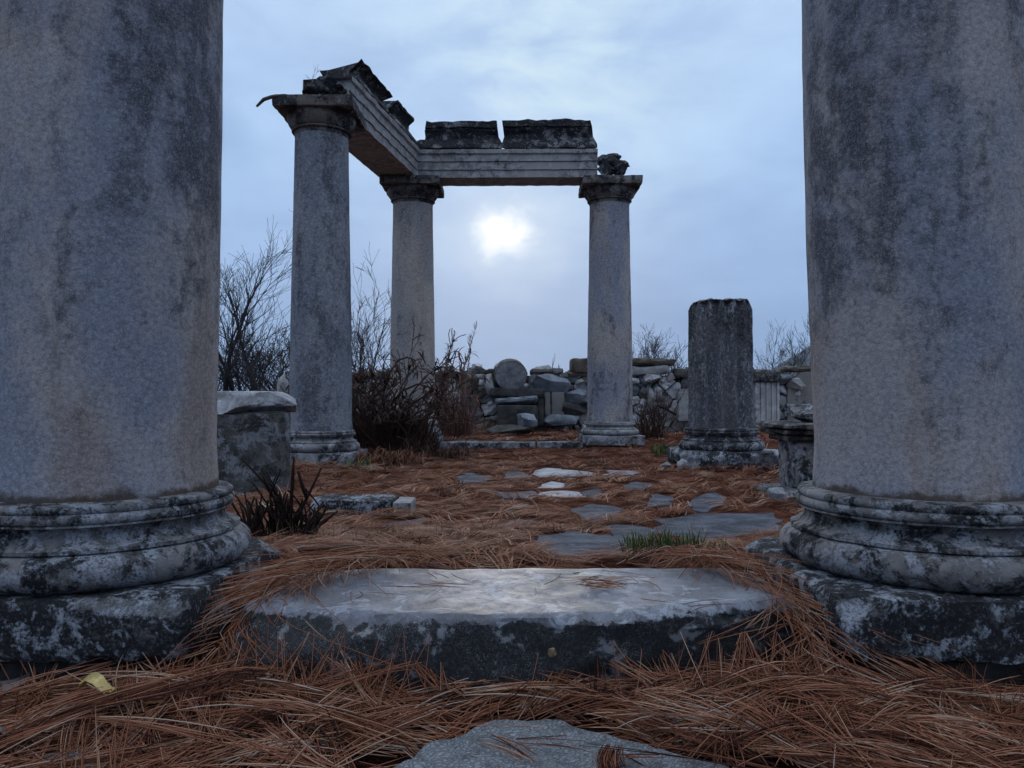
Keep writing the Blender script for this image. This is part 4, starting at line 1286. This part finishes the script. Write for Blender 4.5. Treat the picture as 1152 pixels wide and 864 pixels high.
# ================================================================== PLANTS
def blades(name, c, n, rad, h, mat, wid=.003, lean=.6, seed=1, K=5, droop=.5, parent=None, zlift=0.0, minlean=0.0):
    r = np.random.default_rng(seed)
    a = r.uniform(0, 2 * np.pi, n); d = np.sqrt(r.random(n))
    x = c[0] + rad[0] * d * np.cos(a); y = c[1] + rad[1] * d * np.sin(a)
    out = r.uniform(0, 2 * np.pi, n) * .5 + a * .5 + r.normal(0, .5, n)
    L = h * r.uniform(.45, 1.2, n); ln = np.abs(r.normal(0, lean, n)) + minlean
    P = np.zeros((n, K, 3)); px, py, pz = x.copy(), y.copy(), gz(x, y) - .005 + zlift
    for k in range(K):
        P[:, k] = np.stack([px, py, np.maximum(pz, gz(px, py) + .004)], -1)
        t = np.minimum(ln * (.5 + 1.4 * droop * k / (K - 1)) + droop * .5 * (k / (K - 1)) ** 2, 2.3)
        px = px + np.sin(t) * np.cos(out) * L / (K - 1); py = py + np.sin(t) * np.sin(out) * L / (K - 1); pz = pz + np.cos(t) * L / (K - 1)
    return strands(name, P, wid * r.uniform(.7, 1.2, n), np.clip(r.normal(.5, .25, n), 0, 1), mat, 2, parent, loc=(c[0], c[1], g(c[0], c[1])))


def tuft_thing(px, py, n, rad, h, mat, label, name='grass_tuft', cat='grass tuft', wid=.003, lean=.6, seed=1, droop=.5, minlean=0.0):
    X, Y = gp(px, py)
    o = blades(name, (X, Y), n, rad, h, mat, wid, lean, seed, 6, droop, minlean=minlean)
    return tag(o, label, cat)


tuft_thing(745, 622, 420, (.16, .07), .10, M['grass'], 'fresh green grass tuft growing just behind the step', wid=.0022, lean=.7, seed=3)
tuft_thing(788, 622, 200, (.11, .05), .07, M['grass'], 'smaller green grass tuft touching the right of the first tuft', wid=.002, lean=.7, seed=4)
tuft_thing(752, 620, 40, (.16, .06), .15, M['straw'], 'few tall straw coloured blades among the green tuft', 'straw_tuft', 'grass tuft', wid=.0013, lean=.7, seed=14)
tuft_thing(748, 503, 90, (.2, .1), .17, M['grass'], 'dull green weed at the foot of the dry red shrub', 'weed', 'weed', wid=.008, seed=5)
tuft_thing(672, 521, 60, (.14, .06), .05, M['grass'], 'low patch of moss green weed before the pale column', 'weed', 'weed', wid=.008, seed=6)
tuft_thing(405, 527, 60, (.15, .1), .12, M['grass'], 'green weed at the plinth corner of the blue grey column', 'weed', 'weed', wid=.005, seed=7)
tuft_thing(432, 522, 900, (.5, .2), .36, M['mop'], 'drooping rusty skirt of dry grass under the dead bush', 'dry_grass_tuft', 'grass tuft', wid=.0035, lean=.5, seed=8, droop=1.6, minlean=.55)
tuft_thing(490, 515, 420, (.5, .25), .36, M['deadwood'], 'dark tangled dry grass at the right side of the dead bush', 'dry_grass_tuft', 'grass tuft', wid=.004, lean=.6, seed=9, droop=1.4, minlean=.4)
tuft_thing(540, 486, 160, (.5, .2), .25, M['straw'], 'pale dry grass by the wall foot below the reddish bush', 'dry_grass_tuft', 'grass tuft', wid=.005, lean=.7, seed=10, droop=.7)
tuft_thing(722, 500, 160, (.3, .15), .3, M['straw'], 'straw coloured grass around the dry red shrub', 'dry_grass_tuft', 'grass tuft', wid=.005, lean=.5, seed=11, droop=.5)
tuft_thing(372, 609, 170, (.26, .10), .10, M['straw'], 'thin pale dead grass lying right of the charred stump shrub', 'dry_grass_tuft', 'grass tuft', wid=.0013, lean=1.0, seed=12, droop=.6)
tuft_thing(470, 604, 130, (.22, .10), .09, M['straw'], 'sparse pale dead grass on the needles near the leftmost flagstone', 'dry_grass_tuft', 'grass tuft', wid=.0013, lean=1.0, seed=13, droop=.6)
tuft_thing(640, 590, 70, (.3, .08), .08, M['straw'], 'wispy pale grass along the dark flagstone behind the step', 'dry_grass_tuft', 'grass tuft', wid=.0015, lean=1.0, seed=15, droop=.6)


def grow(rs, mb, p, d, L, r, depth, spread=.6, up=.15, nseg=6, kids=(2, 4), shrink=.62, sides=5, wob=.12, tips=None, rmin=.002, t0=.3, tint=(.2, .7), rshrink=.55):
    """one crooked branch and, recursively, the branches it carries"""
    p = Vector(p); d = Vector(d).normalized()
    pts, dirs = [p.copy()], [d.copy()]
    for k in range(nseg):
        d = (d + Vector((rs.gauss(0, wob), rs.gauss(0, wob), rs.gauss(0, wob) + up * .15))).normalized()
        p = p + d * (L / nseg)
        pts.append(p.copy()); dirs.append(d.copy())
    rad = [max(rmin, r * (1 - .7 * k / nseg)) for k in range(nseg + 1)]
    tube(mb, pts, rad, sides if r > .006 else 3, rs.uniform(*tint))
    if tips is not None and depth <= 0: tips.append((pts[-1], dirs[-1]))
    if depth <= 0: return
    for _ in range(rs.randint(*kids)):
        u = rs.uniform(t0, 1.0); k = min(nseg, int(u * nseg) + (1 if rs.random() < .5 else 0))
        ax_ = Vector((rs.gauss(0, 1), rs.gauss(0, 1), rs.gauss(0, 1)))
        side = (ax_ - dirs[k] * ax_.dot(dirs[k])).normalized()
        nd = (dirs[k] + side * spread * rs.uniform(.6, 1.5) + Vector((0, 0, up))).normalized()
        grow(rs, mb, pts[k], nd, L * shrink * rs.uniform(.7, 1.2), max(rmin, rad[k] * rshrink * 1.2), depth - 1, spread, up, max(3, nseg - 1), kids, shrink, sides, wob, tips, rmin, t0, tint, rshrink)


def bare_tree(px, py, Y, h, label, seed, n=1, spread=.55, depth=4, r=.05, lean=(0, 0), group=None, kids=(3, 5), shrink=.6, rmin=.004, name='bare_tree', cat='tree', base=.2, mat='bark', up=.3):
    a = at(px, py, Y); z = g(a.x, Y)
    t = thing(name, (a.x, Y, z), label, cat, group)
    rs = random.Random(seed)
    tr, br = MB(), MB()
    for k in range(n):
        d = Vector((lean[0] + rs.gauss(0, .25) * (n > 1), lean[1] + rs.gauss(0, .2) * (n > 1), 1)).normalized()
        p = Vector((a.x + rs.uniform(-base, base) * (n > 1), Y + rs.uniform(-base, base) * (n > 1), z - .05))
        pts, rad = [p.copy()], [r]
        N = 12; L = h * .62 * rs.uniform(.75, 1.1)
        for q in range(N):
            d = (d + Vector((rs.gauss(0, .07), rs.gauss(0, .07), .02))).normalized()
            p = p + d * L / N; pts.append(p.copy()); rad.append(r * (1 - .72 * (q + 1) / N))
        tr = MB(); tube(tr, pts, rad, 6, rs.uniform(.1, .5)); mesh_obj('trunk', tr, M[mat], t, sharp=None)
        for q in range(3, N + 1):
            for _ in range(rs.randint(1, 2) if depth > 2 else 1):
                dd = (pts[q] - pts[q - 1]).normalized()
                ax_ = Vector((rs.gauss(0, 1), rs.gauss(0, 1), rs.gauss(0, .5)))
                side = (ax_ - dd * ax_.dot(dd)).normalized()
                nd = (dd * .8 + side * spread * rs.uniform(.6, 1.6) + Vector((0, 0, up))).normalized()
                grow(rs, br, pts[q], nd, h * .30 * rs.uniform(.6, 1.2) * (1 - .35 * q / N), max(rmin, rad[q] * .55), depth - 2, spread, up * .5, 6, kids, shrink, 4, .12, None, rmin)
    mesh_obj('crown', br, M[mat], t, sharp=None)
    return t


TG = 'bare trees beyond the wall'
bare_tree(250, 440, 17, 6.6, 'tall slender bare tree beside the left near column, leaning right', 21, 1, .5, 4, .07, (.17, 0), TG, (3, 5))
bare_tree(288, 440, 18, 5.2, 'bare tree with forked crown just left of the blue grey column', 33, 2, .6, 4, .06, (.05, 0), TG, (3, 5))
bare_tree(270, 440, 16.5, 2.6, 'dense low thicket of bare twigs above the broken pedestal slab', 5, 9, .75, 4, .03, (0, 0), TG, (3, 5), name='bare_shrub', cat='shrub', base=.9)
bare_tree(318, 440, 17.5, 2.7, 'twiggy bare shrub partly hidden behind the blue grey column', 6, 7, .75, 4, .03, (0, 0), TG, (3, 5), name='bare_shrub', cat='shrub', base=.7)
bare_tree(405, 440, 18, 4.2, 'thin fan shaped bare tree between the two left columns of the colonnade', 44, 3, .5, 4, .035, (.05, 0), TG, (3, 4), base=.3)
bare_tree(738, 440, 17, 2.5, 'wide spreading bare shrub above the highest capping slab', 12, 7, .6, 4, .018, (.05, 0), TG, (2, 4), name='bare_shrub', cat='shrub', base=.35, rmin=.0035)
bare_tree(882, 440, 19, 3.0, 'bare young tree above the wall between stump and right near column', 15, 5, .5, 4, .02, (.08, 0), TG, (2, 4), base=.5, rmin=.0035)
bare_tree(655, 440, 17, 1.1, 'tiny bare twigs showing above the brown block on the wall', 16, 3, .6, 3, .012, (0, 0), TG, (2, 3), name='bare_shrub', cat='shrub', base=.3, rmin=.0035)
# twigs on the wall top
a = at(622, 417, WY + .1); mb = MB(); rs = random.Random(3)
for dx, hh in ((0, .28), (.1, .18), (-.06, .12)):
    grow(rs, mb, (a.x + dx, WY + .1, a.z - .06), (dx * 1.5 - .1, 0, 1), hh, .012, 1, .6, .2, 4, (1, 2), rmin=.004)
tag(mesh_obj('dry_weed', mb, M['bark'], loc=a), 'small dark dead weed sticking up from the wall top', 'weed')
a = at(346, 98, 8.5); mb = MB(); rs = random.Random(8)
for dx, hh in ((-.02, .14), (.03, .2), (.06, .12)):
    grow(rs, mb, (a.x + dx, 8.5, a.z - .04), (dx * 4 - .2, 0, 1), hh, .004, 2, .6, .1, 4, (1, 3), rmin=.0018)
tag(mesh_obj('dry_weed', mb, M['straw'], loc=a), 'tiny dried weed growing on top of the blue grey column', 'weed')


def leaf_clump(mb, rs, p, d, n, L, w, droop):
    d = d.normalized()
    for _ in range(n):
        s = Vector((rs.gauss(0, 1), rs.gauss(0, 1), rs.gauss(0, 1)))
        dd = (d * .8 + s.normalized() * .8).normalized()
        q = Vector(p); vs, fs = [], []
        sd = dd.cross(Vector((0, 0, 1))); sd = sd.normalized() if sd.length > .01 else Vector((1, 0, 0))
        l = L * rs.uniform(.6, 1.2)
        for k in range(5):
            ww = w * (0.5, 1, 1, .7, .1)[k]
            vs += [q + sd * ww, q - sd * ww]
            dd = (dd + Vector((0, 0, -droop))).normalized(); q = q + dd * l / 4
        fs = [(2 * k, 2 * k + 1, 2 * k + 3, 2 * k + 2) for k in range(4)]
        mb.add(vs, fs, rs.uniform(.1, .8))


# big dead bush
rs = random.Random(77)
b0 = at(440, 510, 10.0); bz = g(b0.x, 10.0)
t = thing('dead_bush', (b0.x, 10.0, bz), 'big dark dead bush with drooping withered leaves between two columns', 'bush')
st_, lf = MB(), MB()
for k in range(46):
    px = rs.uniform(402, 476) if k > 8 else rs.uniform(400, 430)
    p = at(px, 505, 10.0); p = Vector((p.x, rs.uniform(9.6, 10.5), bz - .03))
    hh = rs.uniform(.5, 1.05) if px > 430 else rs.uniform(.9, 1.6)
    tips = []
    grow(rs, st_, p, (rs.gauss(.15, .35), rs.gauss(-.1, .3), 1), hh, rs.uniform(.016, .032), 2, .8, .12, 8, (2, 4), .5, 5, .2, tips, .006)
    for q, d in tips:
        if q.z > bz + .55 and rs.random() < .5: leaf_clump(lf, rs, q, d, rs.randint(4, 8), .15, .012, .28)
mesh_obj('stems', st_, M['deadwood'], t, sharp=None)
mesh_obj('withered_leaves', lf, M['deadwood'], t, sharp=None)
blades('inner_twigs', (b0.x + .36, 10.1), 450, (.25, .3), .36, M['deadwood'], .006, .5, 32, 6, .6, parent=t)
blades('inner_twigs', (b0.x - .06, 10.05), 1300, (.55, .42), .55, M['deadwood'], .006, .5, 31, 6, .6, parent=t)
# long arching stem to the right
for k, pts in enumerate([[(432, 440), (438, 420), (448, 405), (458, 402), (464, 404)], [(440, 470), (460, 455), (480, 445), (488, 432)], [(440, 455), (452, 440), (470, 432), (484, 436)], [(450, 490), (470, 475), (486, 462)]]):
    mb = MB(); wp = [at(x, y, 9.75 + .03 * k) for x, y in pts]
    tube(mb, wp, [.016 - .002 * i for i in range(len(wp))], 6, .3)
    leaf_clump(mb, rs, wp[-1], wp[-1] - wp[-2], 7, .2, .013, .3)
    mesh_obj('arching_stem', mb, M['deadwood'], t, sharp=None)

# feathery reddish bush
rs = random.Random(91)
b1 = at(512, 490, 12.2); bz = g(b1.x, 12.2)
t = thing('reddish_bush', (b1.x, 12.2, bz), 'feathery reddish brown dry bush between the corner column and the wall', 'bush')
st_, lf = MB(), MB()


def spray(p, d, L, r):
    pts = [Vector(p)]; d = Vector(d).normalized()
    for k in range(9):
        d = (d + Vector((rs.gauss(0, .06), rs.gauss(0, .06), rs.gauss(0, .04)))).normalized()
        pts.append(pts[-1] + d * L / 9)
    tube(st_, pts, [r * (1 - .08 * k) for k in range(10)], 4, rs.random())
    for k in range(3, 10):
        for _ in range(6):
            s = Vector((rs.gauss(0, 1), rs.gauss(0, 1), rs.gauss(0, .6)))
            leaf_clump(lf, rs, pts[k] - d * rs.uniform(0, L / 9), (d * 1.2 + s * .5), 1, rs.uniform(.06, .13), .006, .02)


for k in range(22):
    px = rs.uniform(494, 526)
    p = at(px, 488, 12.2); p = Vector((p.x, 12.2 + rs.uniform(-.35, .35), bz))
    hh = rs.uniform(.6, 1.5)
    spray(p, (rs.gauss(.05, .22), rs.gauss(0, .15), 1), hh, .010)
for px1, py1, px0, py0 in [(548, 380, 515, 440), (539, 365, 517, 430), (503, 372, 500, 440), (497, 385, 497, 440), (527, 400, 512, 450), (510, 385, 505, 450)]:
    a, b = at(px0, py0, 12.2), at(px1, py1, 12.2); spray(a, b - a, (b - a).length, .009)
mesh_obj('stems', st_, M['redtwig'], t, sharp=None)
mesh_obj('dry_sprays', lf, M['redtwig'], t, sharp=None)
blades('inner_twigs', (b1.x - .05, 12.2), 330, (.36, .35), .7, M['redtwig'], .006, .5, 37, 6, .5, parent=t)

# dry red shrub right of the pale column
rs = random.Random(17)
b2 = at(735, 496, 11.9); bz = g(b2.x, 11.9)
mb = MB()
for k in range(46):
    p = Vector((b2.x + rs.uniform(-.17, .17), 11.9 + rs.uniform(-.15, .15), bz - .02))
    grow(rs, mb, p, (rs.gauss(0, .38), rs.gauss(0, .25), 1), rs.uniform(.4, .72), .009, 1, .5, .2, 6, (2, 3), .5, 4, .1, None, .004)
o = mesh_obj('dry_shrub', mb, M['deadwood'], loc=(b2.x, 11.9, bz), sharp=None)
tag(o, 'dry dark red shrub of thin upright stems between the pale column and the stump', 'shrub')

# charred stubby shrub behind the near left plinth
rs = random.Random(23)
X, Y = gp(318, 608); z = g(X, Y)
t = thing('stubby_shrub', (X, Y, z), 'charred looking clipped shrub of thick stubs beside the left near column base', 'shrub')
mb = MB()
for k in range(70):
    p = Vector((X + rs.uniform(-.15, .13), Y + rs.uniform(-.08, .08), z - .02))
    d = ((p.x - X) * 2.0 + rs.gauss(0, .15), rs.gauss(0, .2), 1)
    grow(rs, mb, p, d, rs.uniform(.10, .25), rs.uniform(.010, .017), 1, .7, .2, 5, (1, 2), .5, 6, .14, None, .004, tint=(.0, .6), rshrink=.7)
for pts in [[(325, 600), (318, 575), (300, 545), (272, 515)], [(330, 600), (338, 575), (346, 560), (362, 526)], [(346, 560), (340, 545), (336, 530)], [(326, 600), (328, 570), (330, 530), (331, 515)], [(322, 600), (312, 585), (306, 570), (304, 552)]]:
    wp = [at(x, y, Y - .02) for x, y in pts]
    tube(mb, wp, [.011, .009, .007, .004][:len(wp)], 6, .3)
mesh_obj('stems', mb, M['char'], t, sharp=None)
blades('dead_grass', (X, Y - .03), 160, (.2, .09), .11, M['straw'], .0013, .9, 41, 5, .8, parent=t)
mb = MB()
for pts in [[(388, 612), (372, 606), (352, 598)], [(352, 612), (372, 604), (392, 596), (398, 592)], [(372, 604), (384, 604), (396, 606)]]:
    wp = [at(x, y, Y - .02) for x, y in pts]; tube(mb, wp, [.004, .0035, .003, .002][:len(wp)], 5, .4)
tag(mesh_obj('fallen_twig', mb, M['bark'], loc=at(372, 608, Y)), 'thin forked twig lying on the needles right of the clipped shrub', 'twig')


# ================================================================== SMALL THINGS
def leaf(px, py, L, w, rot, mat, label, dz=.06, roll=.3, pitch=.0):
    X, Y = gp(px, py); z = g(X, Y) + dz
    vs, fs = [], []
    n = 10
    rm = Matrix.Rotation(rot, 3, 'Z') @ Matrix.Rotation(pitch, 3, 'Y') @ Matrix.Rotation(roll, 3, 'X')
    for k in range(n + 1):
        u = k / n; ww = w * math.sin(math.pi * min(1, u * .96 + .03)) ** .7 * (1 + .25 * nz((u * 5, L * 9, 0), 1.5))
        for s in (-1, -.5, 0, .5, 1):
            vs.append(Vector((X, Y, z)) + rm @ Vector((L * (u - .5), ww * s + .012 * math.sin(u * 5), .012 * abs(s) ** 1.5 + .01 * math.sin(u * 6) + .004 * nz((u * 6, s * 2, 0), 2))))
    for k in range(n):
        for s in range(4): fs.append((k * 5 + s, k * 5 + s + 1, (k + 1) * 5 + s + 1, (k + 1) * 5 + s))
    n0 = len(vs)
    vs += [v - Vector((0, 0, .0008)) for v in vs]
    fs += [tuple(i + n0 for i in f[::-1]) for f in fs]
    mb = MB().add(vs, fs)
    return tag(mesh_obj('fallen_leaf', mb, mat, loc=(X, Y, z), sharp=None), label, 'leaf')


leaf(114, 812, .088, .019, .08, M['leafy'], 'curled yellow leaf lying on the needles in the lower left', .10, .35)
leaf(14, 792, .10, .017, 1.2, M['leafg'], 'grey withered leaf standing up among needles at the left edge', .06, .7, -.6)
leaf(8, 852, .06, .012, .7, M['leafg'], 'small pale curled leaf in the bottom left corner', .06, .3)
X, Y = gp(622, 738)
mb = MB(); rock(mb, at(622, 733, 1.93), (.024, .02, .024), 3.2, .2, 2)
tag(mesh_obj('pebble', mb, M['pebble'], loc=at(622, 738, 1.93)), 'little tan pebble in needles against the front of the step', 'pebble')

# ================================================================== SKY, LIGHT, AIR
w = bpy.data.worlds.new('World'); S.world = w; w.use_nodes = True
w.node_tree.nodes.clear()
T = NT(w.node_tree)
out = T.n('ShaderNodeOutputWorld')
SUN_EL, SUN_AZ = R(12.1), R(-.55)
sd = Vector((math.sin(SUN_AZ) * math.cos(SUN_EL), math.cos(SUN_AZ) * math.cos(SUN_EL), math.sin(SUN_EL)))
sky = T.n('ShaderNodeTexSky', sky_type='NISHITA', sun_disc=False, sun_elevation=SUN_EL, sun_rotation=SUN_AZ, altitude=300, air_density=1.0, dust_density=2.0, ozone_density=2.0)
d = T.n('ShaderNodeTexCoord').outputs['Generated']
sep = T.n('ShaderNodeSeparateXYZ', i={0: d})
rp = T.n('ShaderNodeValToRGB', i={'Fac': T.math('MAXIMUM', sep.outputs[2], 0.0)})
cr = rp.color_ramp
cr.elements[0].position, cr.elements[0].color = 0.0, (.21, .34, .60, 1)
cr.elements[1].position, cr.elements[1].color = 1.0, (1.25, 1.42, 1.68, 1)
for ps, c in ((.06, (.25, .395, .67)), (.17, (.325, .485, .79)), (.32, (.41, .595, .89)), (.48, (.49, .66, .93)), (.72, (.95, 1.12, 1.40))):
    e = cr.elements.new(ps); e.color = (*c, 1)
dv = T.map(d, scale=(1, 1, 2.4))
n1 = T.noise(dv, 2.3, 5, .5, .4); n2 = T.noise(T.map(dv, loc=(3, 1, 5)), 6.5, 5, .55, .3)
n3 = T.noise(T.map(d, scale=(1, 1, 1.3), loc=(1, 2, 6)), 22, 4, .5, .2)
cl = T.math('ADD', T.math('MULTIPLY', T.math('SUBTRACT', n1, .5), .85), T.math('MULTIPLY', T.math('SUBTRACT', n2, .5), .5))
dot = T.vmath('DOT_PRODUCT', d, tuple(sd))
ang2 = T.math('MULTIPLY', T.math('SUBTRACT', 1.0, dot), 2.0)
ang = T.vmath('LENGTH', T.map(T.vmath('SUBTRACT', d, tuple(sd)), scale=(1, 1, 1.35)))
glow = T.math('EXPONENT', T.math('MULTIPLY', ang2, -1 / (.16 ** 2)))
sd2 = Vector((.03, 1, .44)).normalized()
ang3 = T.math('MULTIPLY', T.math('SUBTRACT', 1.0, T.vmath('DOT_PRODUCT', d, tuple(sd2))), 2.0)
glow2 = T.math('EXPONENT', T.math('MULTIPLY', ang3, -1 / (.17 ** 2)))
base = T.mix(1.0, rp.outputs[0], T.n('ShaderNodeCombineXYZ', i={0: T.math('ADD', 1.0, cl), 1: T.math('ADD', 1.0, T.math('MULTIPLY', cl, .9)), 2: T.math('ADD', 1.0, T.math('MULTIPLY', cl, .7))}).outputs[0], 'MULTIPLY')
base = T.mix(T.math('MULTIPLY', glow, .45), base, (.55, .69, .91))
base = T.mix(T.math('MULTIPLY', glow2, T.math('ADD', .0, T.math('MULTIPLY', T.step(n2, .36, .66), .95))), base, (.68, .86, .97))
wob = T.math('ADD', ang, T.math('ADD', T.math('MULTIPLY', T.math('SUBTRACT', n3, .5), .085), T.math('MULTIPLY', T.math('SUBTRACT', n2, .5), .03)))
hole = T.math('SUBTRACT', 1.0, T.step(wob, -.012, .056))
halo = T.math('SUBTRACT', 1.0, T.step(wob, .0, .14))
base = T.mix(T.math('MULTIPLY', halo, .6), base, (.74, .86, 1.0))
base = T.mix(hole, base, (1.35, 1.34, 1.30))
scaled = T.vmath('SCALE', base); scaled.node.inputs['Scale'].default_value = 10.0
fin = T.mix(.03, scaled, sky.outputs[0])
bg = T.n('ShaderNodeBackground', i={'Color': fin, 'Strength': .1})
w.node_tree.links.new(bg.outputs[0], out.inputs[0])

ld = bpy.data.lights.new('sun', 'SUN'); ld.energy = .5; ld.angle = R(12); ld.color = (1, .93, .84)
lo = bpy.data.objects.new('sun', ld); COL.objects.link(lo)
lo.rotation_euler = (-sd).to_track_quat('-Z', 'Y').to_euler()

# the air: even haze round everything
mh = bpy.data.materials.new('haze'); mh.use_nodes = True; mh.node_tree.nodes.clear()
TH = NT(mh.node_tree); oh = TH.n('ShaderNodeOutputMaterial')
pv = TH.n('ShaderNodeVolumePrincipled', i={'Color': (.72, .86, 1, 1), 'Density': .00032, 'Anisotropy': .2})
mh.node_tree.links.new(pv.outputs[0], oh.inputs['Volume'])
mb = MB()
hx, z0_, z1_ = 2200, -4.0, 150.0
vs = [(sx_ * hx, sy_ * hx, z) for z in (z0_, z1_) for sx_, sy_ in ((-1, -1), (1, -1), (1, 1), (-1, 1))]
mb.add(vs, [(3, 2, 1, 0), (4, 5, 6, 7), (0, 1, 5, 4), (1, 2, 6, 5), (2, 3, 7, 6), (3, 0, 4, 7)])
hz = mesh_obj('haze', mb, mh, sharp=None, smooth=False)
tag(hz, 'thin pale bluish winter haze hanging over the whole place', 'haze', kind='stuff')

# ================================================================== CAMERA
cam = bpy.data.cameras.new('camera'); cam.sensor_width = 36; cam.lens = F / 1152 * 36
cam.clip_start = .05; cam.clip_end = 5000
co = bpy.data.objects.new('camera', cam); COL.objects.link(co)
co.location = (0, 0, CZ)
co.rotation_euler = (R(90) + math.atan((HY - 432) / F), 0, 0)
S.camera = co
for o in bpy.data.objects:
    if 'base' in o: del o['base']
S.view_settings.view_transform = 'Standard'; S.view_settings.look = 'None'
S.view_settings.exposure = 0.0; S.view_settings.gamma = 1.0
S.render.engine = 'CYCLES'
S.cycles.use_denoising = True
S.cycles.max_bounces = 5; S.cycles.diffuse_bounces = 3; S.cycles.glossy_bounces = 2; S.cycles.volume_bounces = 0
S.cycles.use_adaptive_sampling = True; S.cycles.adaptive_threshold = .02
